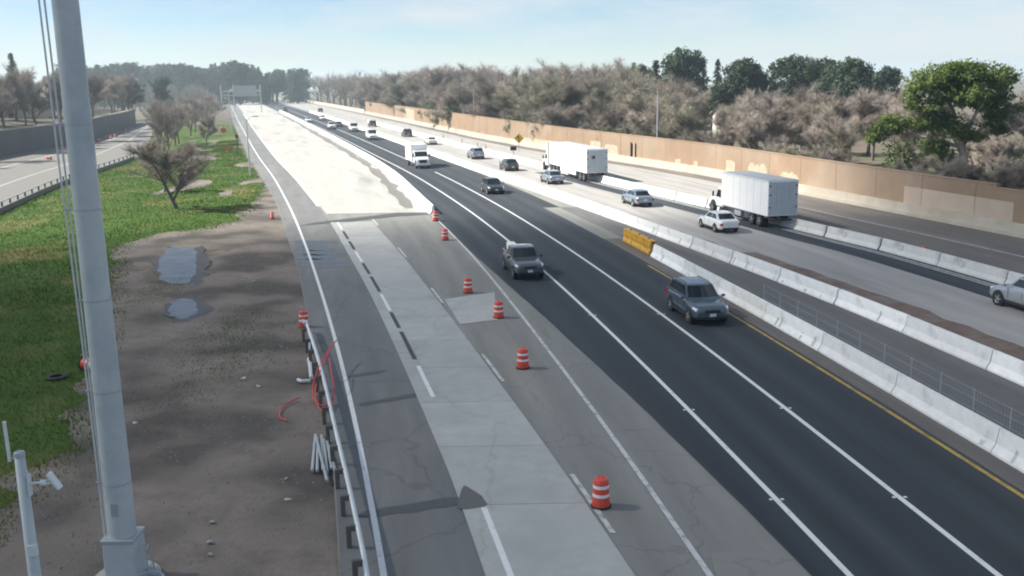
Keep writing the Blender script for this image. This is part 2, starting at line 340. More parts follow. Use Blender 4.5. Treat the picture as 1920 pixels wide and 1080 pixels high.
road = strip('freeway', 'E', 'W', -30, 1000, -.012, M_oldasp, kind='structure', cols=6)
P = road
strip('shoulder_pavement', 'E', 'M', -30, 88, -.006, M_shasp, P, da=.05)
strip('shoulder_pavement', 'E', 'M', 88, 900, -.006, M_shasp, P, da=.05)
strip('travel_lanes', 'D', 7.2, -30, 92, -.002, M_newasp, P, jit=.02)
strip('travel_lanes', 'D', 8.8, 92, 900, -.002, M_newasp, P)
strip('dusty_shoulder', 7.2, 'K2', -30, 73, -.0035, M_duasp, P, db=.3)
strip('closed_lane', 'K2', 'K1', -30, 92, -.0065, M_closed, P, da=.2)
strip('median_dirt', 'K1', 'K1', -30, 66, .004, M_rust, P, da=.2, db=3.3, jit=.3)
strip('median_dirt', 'K1', 'K1', 66, 112, .004, M_rust, P, da=.2, db=2.2, jit=.3)
strip('westbound_lanes', 'K1', 'K3', -30, 900, -.003, M_wbcon, P, da=1.2)
strip('dark_edge_lane', 'K3', 'K3', -30, 128, .002, M_newasp, P, da=-3.1, db=0)
strip('outer_ramp_lane', 'K3', 'W', -30, 95, -.0035, M_duasp, P, da=.4)
strip('outer_ramp_lane', 'K3', 'W', 95, 900, -.0035, M_wbcon, P, da=.4)
strip('outer_gutter', 'W', 'W', -30, 900, .002, M_duasp, P, da=-2.6, db=0, jit=.12)
# the fresh concrete lanes, paved in full up to a dark transverse joint
strip('fresh_concrete_lane', 'M', -3.2, 90, 900, .012, M_newcon, P, da=.2, cols=3)
strip('earth_strip', 'K0', 'K0', 93, 420, .018, M_ramp, P, da=-2.0, db=-.9, jit=.4)
jm = MB(); jm.add([(-18.0, 82.6, .006), (-17.0, 84.6, .006), (-10.2, 90.2, .006), (-6.6, 90.7, .006), (-6.4, 88.6, .006), (-10.2, 87.6, .006), (-14.2, 84.6, .006)], [(6, 5, 4, 3, 2, 1, 0)])
jm.build('transverse_joint', M_tar, P)
# old concrete lane: slabs of 4.6 m with open joints
y = -6.0; k = 0
while y < 83.6:
    y1 = min(y + 4.57, 84.4); mb = MB(); t = .018
    for (ya, yb, fa, fb, nm) in ((y + .012, y1 - .012, 0, 1, 'slab'),):
        q = []
        for yy in (ya, (ya + yb) / 2, yb):
            a, b = ox('M', yy, .02), ox('N', yy, -.02); q.append((a, b, yy))
        V = [(a, yy, -.004) for a, b, yy in q] + [(b, yy, -.004) for a, b, yy in q] + [(a, yy, t) for a, b, yy in q] + [(b, yy, t) for a, b, yy in q]
        F = [(6, 9, 10, 7), (7, 10, 11, 8), (0, 6, 7, 1), (1, 7, 8, 2), (3, 4, 10, 9), (4, 5, 11, 10), (0, 3, 9, 6), (2, 8, 11, 5)]
        mb.add(V, F); mb.build('slab', M_slab, P)
    y = y1; k += 1
for pts in ([(-3.75, 53.0), (-2.6, 47.2), (-.75, 48.0), (-1.0, 54.6)], [(4.9, 22.9), (4.4, 17), (7.3, 17), (7.05, 21.6), (6.4, 23.0)]):
    n = len(pts); mb = MB(); mb.add([(x, y_, -.004) for x, y_ in pts] + [(x, y_, .01) for x, y_ in pts], [tuple(range(n, 2*n))] + [(i, (i+1) % n, n + (i+1) % n, n + i) for i in range(n)])
    mb.build('repair_slab', M_slab if pts[0][0] < 0 else M_oldasp, P)
def blob(name, pts, z, m, parent=None, jit=.0, sub=3, kind=None):
    q = []; n_ = len(pts); V2 = [Vector(p) for p in pts]
    for i in range(n_):
        a_, b_, c_, d_ = V2[i - 1], V2[i], V2[(i + 1) % n_], V2[(i + 2) % n_]
        for s_ in range(sub):
            t = s_ / sub; p = .5 * ((2 * b_) + (c_ - a_) * t + (2*a_ - 5*b_ + 4*c_ - d_) * t * t + (3*b_ - a_ - 3*c_ + d_) * t ** 3); q.append((p.x + random.uniform(-jit, jit), p.y + random.uniform(-jit, jit), z))
    mb = MB(); mb.add(q, [tuple(range(len(q)))])
    o = mb.build(name, m, parent)
    if kind: o['kind'] = kind
    return o
# sealed cracks across the shoulder, tar-dark
for a, b, wd in (((-4.1, 25.65), (-1.65, 26.3), .30), ((-6.7, 38.8), (-5.5, 39.35), .22), ((-5.6, 35.2), (-3.5, 36.2), .25)):
    blob('crack_seal', [(a[0], a[1] - wd), (b[0], b[1] - wd * .8), (b[0], b[1] + wd), (a[0], a[1] + wd * .6)], .003, M_tar, P, .07, 6)
blob('worn_spot', [(-1.6, 27.4), (-1.55, 25.7), (-.85, 25.9), (-1.0, 26.5)], .022, M_closed, P, .08, 3)
for i in range(7):
    yy = 63.8 + i * 1.7; xa, xb = ox('L', yy, -.9 + .25 * (i % 2)), ox('M', yy, -.25 - .4 * (i % 3)); wd = (.38, .6, .75, .7, .5, .6, .3)[i]
    blob('wet_streak', [(xa, yy + .5 - wd), (xa + (xb - xa) * .5, yy - .25 - wd), (xb, yy - .5), (xb - .3, yy + wd), (xa + (xb - xa) * .4, yy + .35 + wd), (xa + .2, yy + wd + .6)], .003, M_wet, P, .10, 4)

# ------------------------------------------------------------------ road markings
def line(name, a, y0, y1, wd, m, d=0, z=.006): return strip(name, a, a, y0, y1, z, m, P, da=d - wd / 2, db=d + wd / 2)
line('edge_line', 'L', -10, 600, .17, M_paint)
line('lane_line', 'A', -12, 92, .16, M_worn)
line('lane_line', 0, -12, 520, .17, M_paint)
line('lane_line', 3.5, -12, 131, .17, M_paint); line('lane_line', 3.5, 146, 520, .17, M_paint)
line('yellow_edge_line', 6.95, -12, 62, .16, M_yel)
line('edge_line', 'K3', -12, 118, .16, M_worn, d=-.75); line('edge_line', 'K3', -12, 118, .14, M_worn, d=-1.1)
line('ramp_lane_line', 'W', -12, 300, .15, M_worn, d=-5.6)
line('concrete_edge_line', 'M', 96, 420, .3, M_paint, d=.0, z=.018)
for y0 in (84.2, 69.1, 54.6, 40.0, 25.8, 11.2): line('lane_dash', 'M', y0 - 4.2, y0, .17, M_paint, d=.62, z=.022 if y0 < 84 else .022)
for y0, y1 in ((60.6, 64.4), (55.2, 59.8), (46.6, 50.0), (41.0, 45.9), (70.0, 73.8), (74.8, 79)): line('contrast_dash', 'M', y0, y1, .2, M_black, d=.62, z=.022)
for y0 in (86.0, 70.6, 56.1, 41.7, 28.1, 13.5): line('lane_dash', 'N', y0 - 4.0, y0, .15, M_worn, d=.16, z=.006)
for yy in (26.0, 33.8, 48.6):
    for o_ in (0, 3.5):
        mb = MB(); x = ox(o_, yy)
        for s_ in (-.18, .18): mb.box((x + s_ * .9, yy, .014), (.09, .09, .018))
        mb.build('road_marker', M_paint, P)

# ------------------------------------------------------------------ ramp on the left, retaining wall, embankment
ys = ysamples(15, 420); mb = MB()
V = []; LE = curve([(15, -62), (95, -72), (156, -88.5), (175, -91), (204, -93), (270, -107), (420, -150)])
for y_ in ys: V += [(LE(y_), y_, .02), (RE(y_), y_, .02)]
mb.add(V, [(2*i, 2*i + 1, 2*i + 3, 2*i + 2) for i in range(len(ys) - 1)])
ramp = tag(mb.build('ramp_road', M_ramp), kind='structure')
mb = MB(); V = []
for y_ in ys: V += [(LE(y_) + .1, y_, .026), (LE(y_) + (RE(y_) - LE(y_)) * .32, y_, .026)]
mb.add(V, [(2*i, 2*i + 1, 2*i + 3, 2*i + 2) for i in range(len(ys) - 1)]); mb.build('ramp_shoulder', M_duasp, ramp)
for t, m_ in ((.36, M_worn), (.68, M_worn)):
    mb = MB(); V = []
    for y_ in ys: x = LE(y_) + (RE(y_) - LE(y_)) * t; V += [(x - .1, y_, .03), (x + .1, y_, .03)]
    mb.add(V, [(2*i, 2*i + 1, 2*i + 3, 2*i + 2) for i in range(0, len(ys) - 1)]); mb.build('ramp_line', m_, ramp)
rw = empty('retaining_wall', (-92, 180, 0)); tag(rw, 'dark concrete retaining wall along the far side of the left ramp', 'wall')
mb = MB()
wy = ysamples(60, 330); V = []
for y_ in wy: x = LE(y_) - .6; V += [(x + 92, y_ - 180, -.2), (x + 92, y_ - 180, 4.4), (x + 91.5, y_ - 180, 4.4), (x + 91.5, y_ - 180, -.2)]
F = [(4*i + a, 4*i + (a + 1) % 4, 4*i + 4 + (a + 1) % 4, 4*i + 4 + a) for i in range(len(wy) - 1) for a in range(4)]
mb.add(V, F); mb.build('wall_face', M_retain, rw)
mb = MB(); V = []
for y_ in wy: x = LE(y_) - .6; V += [(x + 92.1, y_ - 180, 4.404), (x + 92.1, y_ - 180, 4.7), (x + 91.4, y_ - 180, 4.7), (x + 91.4, y_ - 180, 4.404)]
mb.add(V, F); mb.build('coping', M_wallb, rw)
mb = MB(); V = []
for y_ in wy: x = LE(y_) - 1.2; V += [(x, y_, 4.2), (x - 12, y_, 5.2), (x - 200, y_, 5.6)]
mb.add(V, [(3*i + a, 3*i + a + 1, 3*i + 4 + a, 3*i + 3 + a) for i in range(len(wy) - 1) for a in range(2)])
tag(mb.build('embankment', mat('bank_leaf_litter', (.075, .062, .048), .95, var=.35, scale=.3, col2=(.05, .06, .03), blotch=(.08, .5, .65))), kind='structure')
# parapet with rail on the near side of the ramp
pr = empty('ramp_parapet', (-56, 123, 0)); tag(pr, 'low concrete parapet with steel rail along the near edge of the left ramp', 'parapet')
py_ = [30 + 3.0 * i for i in range(46)]; V = []
for y_ in py_: x = RE(y_); V += [(x + 56, y_ - 123, -.5), (x + 56, y_ - 123, .55), (x + 56.35, y_ - 123, .55), (x + 56.5, y_ - 123, -.5)]
F = [(4*i + a, 4*i + (a + 1) % 4, 4*i + 4 + (a + 1) % 4, 4*i + 4 + a) for i in range(len(py_) - 1) for a in range(4)]
mb = MB(); mb.add(V, F + [(0, 1, 2, 3), (len(V) - 1, len(V) - 2, len(V) - 3, len(V) - 4)]); mb.build('parapet_base', M_ramp, pr)
mb = MB(); mb.tube([(RE(y_) + 56.18, y_ - 123, 1.02) for y_ in py_], .07, 5); mb.build('hand_rail', M_galv, pr)
pm = MB().box((0, 0, .78), (.12, .16, .45)).mesh('parapet_post', M_darkst)
for y_ in py_[::1]: obj('parapet_post', pm, pr, (RE(y_) + 56.18, y_ - 123, 0))

# ------------------------------------------------------------------ concrete barrier rows
def krail_mesh(name, L, m, h=.81):
    prof = [(-.305, 0), (-.305, .08), (-.15, .33), (-.075, h), (.075, h), (.15, .33), (.305, .08), (.305, 0)]
    mb = MB(); mb.prism(prof, 'Y', -L/2, L/2); return mb.mesh(name, m)
def scuff_mesh(h):   # darker weep streak on the sloped face
    mb = MB(); V = [(-.309, -.05, .1), (-.309, .06, .1), (-.155, .08, .335), (-.155, -.04, .335), (-.083, .05, h - .08), (-.083, -.01, h - .08)]
    mb.add(V, [(0, 1, 2, 3), (3, 2, 4, 5)]); return mb.mesh('drip_streak', M_scuff)
SC = scuff_mesh(.81)
def krow(name, off, y0, y1, label, group, m, L=6.08, h=.81, scuff=.5):
    me = krail_mesh(name, L - .05, m, h); y_ = y0; made = []
    if name and off == 'K2':
        y_ = y1
        while y_ > y0: y_ -= L * ch(y_)
        y1 -= 2
    while y_ < y1:
        dy = L * ch(y_); yc = y_ + dy / 2; sl = (ox(off, yc + 2) - ox(off, yc - 2)) / 4
        o = obj(name, me, None, (ox(off, yc), yc, -.004 + random.uniform(-.004, .004)), -math.atan(sl) + random.uniform(-.004, .004)); tag(o, label, 'barrier', group); made.append(o)
        if y_ < 100 and random.random() < scuff:
            for q in range(random.choice((1, 2, 3, 4))):
                s_ = obj('drip_streak', SC, o, (0, random.uniform(-2.7, 2.7), 0)); s_.scale = (1, random.uniform(.4, 2.2), random.uniform(.9, 1.0))
        y_ += dy
    return made
for i, o in enumerate(reversed(krow('concrete_barrier', 'K2', 8, 65.2, 'white concrete barrier section in the row that starts at the yellow crash cushion', 'nearer barrier row', M_rail, scuff=.7))):
    o['label'] = ('white concrete barrier section touching the yellow crash cushion', 'second white barrier section from the yellow crash cushion', 'third white barrier section from the yellow crash cushion', 'fourth white barrier section from the yellow crash cushion', 'fifth white barrier section from the yellow crash cushion', 'sixth white barrier section from the yellow crash cushion', 'seventh white barrier section from the yellow crash cushion', 'eighth white barrier section from the yellow crash cushion', 'ninth white barrier section from the yellow crash cushion', 'tenth white barrier section from the yellow crash cushion', 'eleventh white barrier section from the yellow crash cushion')[min(i, 10)]
krow('concrete_barrier', 'K1', 14, 420, 'white concrete barrier section in the long median row beyond the closed lane', 'median barrier row', M_rail, scuff=.95)
krow('concrete_barrier', 'K3', 30, 300, 'greyish concrete barrier section in the row right of the outbound lanes', 'outer barrier row', M_rail2, scuff=.25)
krow('concrete_barrier', 'K0', 88.6, 430, 'pale concrete barrier section in the row beside the fresh concrete lanes', 'barrier row by the fresh concrete', M_rail, scuff=.0)
# yellow water-filled crash cushion at the head of the nearer row
cc = empty('crash_cushion', (ox('K2', 65.5), 65.5, 0), -math.atan(slope(69, 'K2'))); tag(cc, 'yellow plastic crash cushion at the head of the nearer barrier row', 'crash cushion')
for i in range(3):
    mb = MB(); mb.prism([(-.31, .03), (-.31, .2), (-.22, .42), (-.25, .62), (-.2, .98), (.2, .98), (.25, .62), (.22, .42), (.31, .2), (.31, .03)], 'Y', .05 + i * 2.06, 2.03 + i * 2.06)
    for q in (.5, 1.0, 1.5): mb.box((0, .05 + i * 2.06 + q, .5), (.53, .09, .94))
    mb.build('water_module', M_ypl, cc, bevel=.02)
    MB().lathe([(.08, .978), (.08, 1.03)], 10, (0, 1.0 + i * 2.06, 0)).build('filler_cap', M_trim, cc)
for i in range(4): MB().box((0, .03 + i * 2.06, .5), (.12, .06, .8)).build('hinge', M_darkst, cc)

# light fence behind the nearer row
gf = empty('glare_fence', (ox('K2', 34, .62), 34, 0)); tag(gf, 'thin wire fence on slim posts behind the nearer barrier row', 'fence')
o0 = gf.location; fy = [20 + 1.95 * i for i in range(16)]
pm = MB().box((0, 0, .65), (.035, .035, 1.3)).mesh('fence_post', M_galv)
for y_ in fy: obj('fence_post', pm, gf, (ox('K2', y_, .62) - o0.x, y_ - o0.y, 0))
for z in (.25, .6, .95, 1.27):
    mb = MB(); mb.tube([(ox('K2', y_, .62) - o0.x, y_ - o0.y, z) for y_ in fy], .006, 3); mb.build('fence_wire', M_galv, gf)
mb = MB()
for i in range(int((fy[-1] - fy[0]) / .16)):
    y_ = fy[0] + .16 * i; x = ox('K2', y_, .62) - o0.x
    mb.box((x, y_ - o0.y, .76), (.004, .004, 1.02))
tag(mb.build('fence_mesh', M_galv, gf), kind='stuff')

# ------------------------------------------------------------------ tan noise wall
nw = empty('noise_wall', (ox('W', 100), 100, 0)); tag(nw, 'long tan block noise wall with painted-over patches behind the far lanes', 'wall')
def WX(y_): return ox('W', y_) - nw.location.x
def wall_run(name, y0, y1, x0, x1, z0, z1, m, parent=nw):
    ys_ = ysamples(y0, y1); V = []
    for y_ in ys_:
        a = z1(y_) if callable(z1) else z1
        V += [(WX(y_) + x0, y_ - 100, z0), (WX(y_) + x0, y_ - 100, a), (WX(y_) + x1, y_ - 100, a), (WX(y_) + x1, y_ - 100, z0)]
    n = len(ys_); F = [(4*i + a, 4*i + (a + 1) % 4, 4*i + 4 + (a + 1) % 4, 4*i + 4 + a) for i in range(n - 1) for a in range(4)] + [(0, 1, 2, 3), (4*n - 1, 4*n - 2, 4*n - 3, 4*n - 4)]
    return MB().add(V, F).build(name, m, parent)
WH = curve([(20, 3.45), (73, 3.45), (100, 3.6), (160, 4.0), (214, 4.4), (400, 4.5)])
wall_run('wall_face', 73.4, 388, .32, .6, 0, WH, M_wall); wall_run('wall_face', 20, 73.4, .32, .6, 0, 3.2, M_wall)
wall_run('wall_cap', 73.4, 388, .27, .65, 3.0, lambda y_: 0, M_wall) if False else None
mb = MB()
for yy0, yy1, f_ in ((73.4, 388, lambda y_: WH(y_)), (20, 73.38, lambda y_: 3.2)):
    ys_ = ysamples(yy0, yy1); V = []
    for y_ in ys_: V += [(WX(y_) + .28, y_ - 100, f_(y_) + .003), (WX(y_) + .28, y_ - 100, f_(y_) + .1), (WX(y_) + .64, y_ - 100, f_(y_) + .1), (WX(y_) + .64, y_ - 100, f_(y_) + .003)]
    n = len(ys_); mb.add(V, [(4*i + a, 4*i + (a + 1) % 4, 4*i + 4 + (a + 1) % 4, 4*i + 4 + a) for i in range(n - 1) for a in range(4)] + [(0, 1, 2, 3), (4*n - 1, 4*n - 2, 4*n - 3, 4*n - 4)])
mb.build('wall_cap', M_wall, nw)
wall_run('safety_barrier', 20, 388, -.05, .316, 0, .92, M_wallb)
wall_run('barrier_toe', 20, 388, -.3, -.052, 0, .28, M_wallb)
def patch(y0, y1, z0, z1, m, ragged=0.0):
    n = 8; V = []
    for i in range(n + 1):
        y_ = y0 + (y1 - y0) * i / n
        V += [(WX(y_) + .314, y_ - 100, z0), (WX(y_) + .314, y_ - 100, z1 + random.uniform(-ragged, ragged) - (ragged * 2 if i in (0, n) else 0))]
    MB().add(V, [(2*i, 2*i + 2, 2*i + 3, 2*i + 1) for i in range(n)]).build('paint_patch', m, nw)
patch(71.6, 83.8, .93, 2.35, M_patch); patch(100.2, 103.6, .93, 2.0, M_patch2, .25); patch(106.5, 110.6, .93, 2.1, M_patch2, .3)  # first one painted over; the others are paler cream areas with ragged tops
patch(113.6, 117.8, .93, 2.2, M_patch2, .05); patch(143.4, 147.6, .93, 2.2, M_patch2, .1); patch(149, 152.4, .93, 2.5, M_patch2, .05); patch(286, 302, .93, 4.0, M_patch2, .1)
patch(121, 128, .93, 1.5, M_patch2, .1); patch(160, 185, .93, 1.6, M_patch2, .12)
dd = MB(); dd.box((WX(139.6) + .29, 39.6, 1.75), (.06, 1.1, 2.3)); dd.build('access_door', M_trim, nw)
MB().box((WX(138.5) + .28, 38.5, 1.75), (.1, .9, 2.3)).build('door_jamb', M_patch2, nw)
jm_ = MB().box((0, 0, 0), (.012, .03, 1.0)).mesh('wall_joint', mat('wall_joint', (.19, .135, .092), .9))
y_ = 75.5
while y_ < 330:
    hj = WH(y_) - .95; o = obj('wall_joint', jm_, nw, (WX(y_) + .312, y_ - 100, .94 + hj / 2)); o.scale = (1, 1 + y_ / 200, hj); y_ += 6.1
far = empty('low_wall', (ox('W', 420), 420, 0)); tag(far, 'low cream concrete wall beyond the far end of the tan noise wall', 'wall')
ys_ = ysamples(388.5, 640); V = []
for y_ in ys_: x = ox('W', y_) - far.location.x; V += [(x - .3, y_ - 420, 0), (x - .1, y_ - 420, 1.5), (x + .3, y_ - 420, 1.5), (x + .3, y_ - 420, 0)]
n = len(ys_); MB().add(V, [(4*i + a, 4*i + (a + 1) % 4, 4*i + 4 + (a + 1) % 4, 4*i + 4 + a) for i in range(n - 1) for a in range(4)] + [(0, 1, 2, 3)]).build('wall_face', M_wallb, far)

# ------------------------------------------------------------------ guard rail on the left verge
gr = empty('guard_rail', (-6, 31, 0)); tag(gr, 'galvanised guard rail on dark timber posts between dirt verge and shoulder', 'guard rail')
GR = curve([(-10, 1.6), (10, -1.6), (20.7, -3.42), (25.2, -4.49), (30.7, -5.88), (38.4, -7.84), (45.7, -9.87)])
wp = [(-.02, .42), (.04, .47), (.04, .52), (-.02, .57), (.04, .62), (.04, .67), (-.02, .73), (-.05, .73), (-.01, .67), (-.01, .62), (-.07, .57), (-.01, .52), (-.01, .47), (-.05, .42)]
ys_ = [8 + 1.25 * i for i in range(31)]; mb = MB(); V = []
for y_ in ys_: V += [(GR(y_) + 6 + a, y_ - 31, b) for a, b in wp]
k = len(wp); mb.add(V, [(k*i + a, k*i + (a + 1) % k, k*i + k + (a + 1) % k, k*i + k + a) for i in range(len(ys_) - 1) for a in range(k)] + [tuple(range(k)), tuple(len(V) - 1 - a for a in range(k))])
mb.build('rail_beam', mat('rail_beam_zinc', (.68, .71, .71), .5, .2, var=.12, scale=1.5), gr)
pm = MB().box((-.25, 0, .22), (.13, .13, .76)).mesh('post', M_wood); bmsh = MB().box((-.125, 0, .52), (.115, .12, .15)).mesh('block', M_wood)
for i in range(20):
    y_ = 8.4 + 1.905 * i
    if y_ > 45.5: break
    p_ = obj('post', pm, gr, (GR(y_) + 6, y_ - 31, 0), .25); obj('block', bmsh, p_, (0, 0, 0))
MB().tube([(-9.87 + 6, 45.5 - 31, .57), (-9.99 + 6, 45.95 - 31, .57), (-10.15 + 6, 46.1 - 31, .57)], .11, 8).build('end_cap', M_galv, gr)
# ------------------------------------------------------------------ cloud that shades the near lanes
def cloud():
    h = 230.0; off = Vector((sdir.x, sdir.y)) * (h / math.tan(SUN_EL) / Vector((sdir.x, sdir.y)).length)
    x0, x1, y0, y1 = -170 + off.x, 190 + off.x, -190 + off.y, 100 + off.y
    nx, ny = 60, 48; V = []; F = []
    for s_ in (1, -1):
        for i in range(nx + 1):
            for j in range(ny + 1):
                x = x0 + (x1 - x0) * i / nx; y_ = y0 + (y1 - y0) * j / ny
                d = min(x - x0, x1 - x, y_ - y0, y1 - y_) + (9 * noise2(x, y_, .03, 4) + 5 * noise2(x, y_, .09, 14) - 6 if 0 < i < nx and 0 < j < ny else 0)
                t = min(max(d / 30, 0), 1); t = t * t * (3 - 2 * t)
                th = t * (17 + 4 * noise2(x, y_, .025, 6 + s_) + 3 * noise2(x, y_, .07, 9 + s_)) + .02
                V.append((x, y_ + (x - off.x) * .28, h + s_ * th * (1 if s_ > 0 else .5)))
    n = (nx + 1) * (ny + 1)
    for s_ in (0, 1):
        for i in range(nx):
            for j in range(ny):
                a = s_ * n + i * (ny + 1) + j; q = (a, a + ny + 1, a + ny + 2, a + 1); F.append(q if s_ == 0 else q[::-1])
    rim = [(i, 0) for i in range(nx)] + [(nx, j) for j in range(ny)] + [(i, ny) for i in range(nx, 0, -1)] + [(0, j) for j in range(ny, 0, -1)]
    for a, b in zip(rim, rim[1:] + rim[:1]):
        p, q = a[0] * (ny + 1) + a[1], b[0] * (ny + 1) + b[1]; F.append((q, p, n + p, n + q))
    mb = MB(); mb.add(V, F)
    m = bpy.data.materials.new('cloud_vapour'); m.use_nodes = True; t = m.node_tree; t.nodes.clear()
    o = t.nodes.new('ShaderNodeOutputMaterial'); v = t.nodes.new('ShaderNodeVolumePrincipled'); v.inputs['Color'].default_value = (.97, .98, 1, 1); v.inputs['Density'].default_value = .055; v.inputs['Anisotropy'].default_value = .3
    t.links.new(v.outputs[0], o.inputs['Volume'])
    return tag(mb.build('cloud', m, smooth=True), kind='structure')
cloud()

# ------------------------------------------------------------------ trees
def bare_tree_mesh(seed, H, spread, twigs, lean=0.0, low=.22):
    """trunk and limbs in one mesh, the haze of fine twigs in another"""
    rg = random.Random(seed); tr = MB(); tw = MB(); ends = []
    def grow(p, d, L, r, lev):
        n = 4 if lev < 2 else 3; pts = [p]; rad = [r]; q = p.copy(); dd = d.copy()
        for i in range(n):
            dd = (dd + Vector((rg.uniform(-1, 1), rg.uniform(-1, 1), rg.uniform(-.4, .7))) * (.13 + .07 * lev)).normalized()
            q = q + dd * (L / n); pts.append(q.copy()); rad.append(r * (1 - .6 * (i + 1) / n))
        tr.tube(pts, rad, 6 if lev == 0 else (4 if lev == 1 else 3), cap=False)
        if lev >= 3:
            ends.append((pts, dd, L)); return
        if lev == 1: ends.append((pts[2:], dd, L * .6))
        if lev == 2: ends.append((pts[1:], dd, L * .8))
        kids = {0: 6, 1: 5, 2: 4}[lev]
        for c in range(kids):
            t = low + (1 - low) * (c + rg.random()) / kids if lev == 0 else .25 + .75 * (c + rg.random()) / kids
            t = min(t, .99); i = min(int(t * n), n - 1); a = pts[i].lerp(pts[i + 1], t * n - i)
            az = rg.uniform(0, 2 * math.pi); tilt = rg.uniform(.45, 1.0) * (1.05 if lev == 0 else .8) * spread
            side = Vector((math.cos(az), math.sin(az), 0)); e = (dd * math.cos(tilt) + side * math.sin(tilt) + Vector((0, 0, .12))).normalized()
            grow(a, e, L * rg.uniform(.5, .75) * (1 - .25 * t if lev == 0 else 1), rad[i] * rg.uniform(.5, .68), lev + 1)
    grow(Vector((0, 0, -.2)), Vector((lean, 0, 1)).normalized(), H * .62, H * .026, 0)
    zmax = max(v[2] for v in tr.v); k = H * .95 / zmax
    per = max(1, twigs // len(ends))
    for pts, dd, L in ends:
        for _ in range(per):
            i = rg.randrange(len(pts) - 1); p = pts[i].lerp(pts[i + 1], rg.random())
            v = (dd * .6 + Vector((rg.uniform(-1, 1), rg.uniform(-1, 1), rg.uniform(-.6, 1)))).normalized(); l = rg.uniform(.35, 1.25) * (.5 + .06 * H)
            s_ = v.cross(Vector((rg.uniform(-1, 1), rg.uniform(-1, 1), rg.uniform(-1, 1)))).normalized() * rg.uniform(.008, .016)
            m_ = p + v * l * .5 + Vector((rg.uniform(-1, 1), rg.uniform(-1, 1), rg.uniform(-1, 1))) * l * .1
            tw.add([p - s_, p + s_, m_ + s_ * .7, m_ - s_ * .7, p + v * l], [(0, 1, 2, 3), (3, 2, 4)])
    tr.v = [(a * k, b * k, c * k) for a, b, c in tr.v]; tw.v = [(a * k, b * k, c * k) for a, b, c in tw.v]
    return tr, tw
def leafy_mesh(seed, clumps, leaf, per):
    """foliage as many leaf-sized faces round the given clump ellipsoids (centre, radii)"""
    rg = random.Random(seed); mb = MB()
    for c, rr in clumps:
        c = Vector(c); n = int(per * rr[0] * rr[1])
        subs = [Vector((max(-.85, min(.85, rg.gauss(0, .5))) * rr[0], max(-.85, min(.85, rg.gauss(0, .5))) * rr[1], max(-.85, min(.85, rg.gauss(0, .5))) * rr[2])) for _ in range(max(4, n // 28))]
        for s_ in subs:
            rs = .16 * (rr[0] + rr[1]) * .5 + .18
            for _ in range(28):
                d = Vector((rg.gauss(0, 1), rg.gauss(0, 1), rg.gauss(0, .8))) * rs * .55; p = c + s_ + d
                nrm = (d.normalized() + Vector((rg.uniform(-1, 1), rg.uniform(-1, 1), rg.uniform(-.3, 1.1)))).normalized(); a = nrm.orthogonal().normalized(); a.rotate(Matrix.Rotation(rg.uniform(0, 6.28), 3, nrm)); b = nrm.cross(a)
                z = leaf * rg.uniform(.6, 1.25)
                mb.add([p - a * z, p + b * z * .45, p + a * z, p - b * z * .45], [(0, 1, 2, 3)])
    return mb
def conifer(seed, H, W, leaf):
    rg = random.Random(seed); lf = MB(); tr = MB(); tr.tube([(0, 0, -.2), (0, 0, H * .5), (0, 0, H)], [H * .02, H * .013, .02], 6)
    z = H * .1
    while z < H * .99:
        t = (z - H * .1) / (H * .9); r = W * (1 - t) ** .8 * rg.uniform(.75, 1.15) + .3; nb = rg.randint(5, 8)
        for i in range(nb):
            az = rg.uniform(0, 6.283); rr = r * rg.uniform(.6, 1.1)
            for q in range(int(9 + rr * 9)):
                u = rg.random() ** .7; p = Vector((math.cos(az) * rr * u, math.sin(az) * rr * u, z - .28 * rr * u + rg.uniform(-.2, .25))) + Vector((rg.uniform(-1, 1), rg.uniform(-1, 1), rg.uniform(-1, 1))) * .22
                a = Vector((math.cos(az) + rg.uniform(-.7, .7), math.sin(az) + rg.uniform(-.7, .7), rg.uniform(-.7, .3))).normalized() * leaf * rg.uniform(.7, 1.3); b = a.cross(Vector((rg.uniform(-1, 1), rg.uniform(-1, 1), 1))).normalized() * leaf * .4
                lf.add([p - a, p + b, p + a, p - b], [(0, 1, 2, 3)])
        z += H * .03 * rg.uniform(.7, 1.2)
    return tr, lf
BARE = []
for i, (H, sp, tw_) in enumerate(((9, 1.0, 13500), (9, 1.15, 14500), (9, .8, 12500), (9, 1.05, 15000), (9, .92, 10500), (9, 1.2, 14500))):
    a, b = bare_tree_mesh(100 + i, H, sp, tw_, lean=random.uniform(-.15, .15)); BARE.append((a.mesh('trunk', M_bark, True), b.mesh('crown', M_twig), b.mesh('crown', M_twigg)))
def put_tree(kind, loc, s, rz, label, group, name='bare_tree', sz=None, green=False):
    t = empty(name, loc, rz); t.scale = (s, s, sz or s); tag(t, label, 'tree', group)
    obj('trunk', kind[0], t); obj('crown', kind[2] if green and len(kind) > 2 else kind[1], t); return t
rg = random.Random(21)
lab1 = 'bare grey-brown tree in the thicket close behind the tan noise wall'; lab2 = 'bare grey-brown tree in the deeper rows beyond the tan noise wall'; lab3 = 'bare twiggy tree among the distant trees where the freeway disappears'
y_ = 68.0
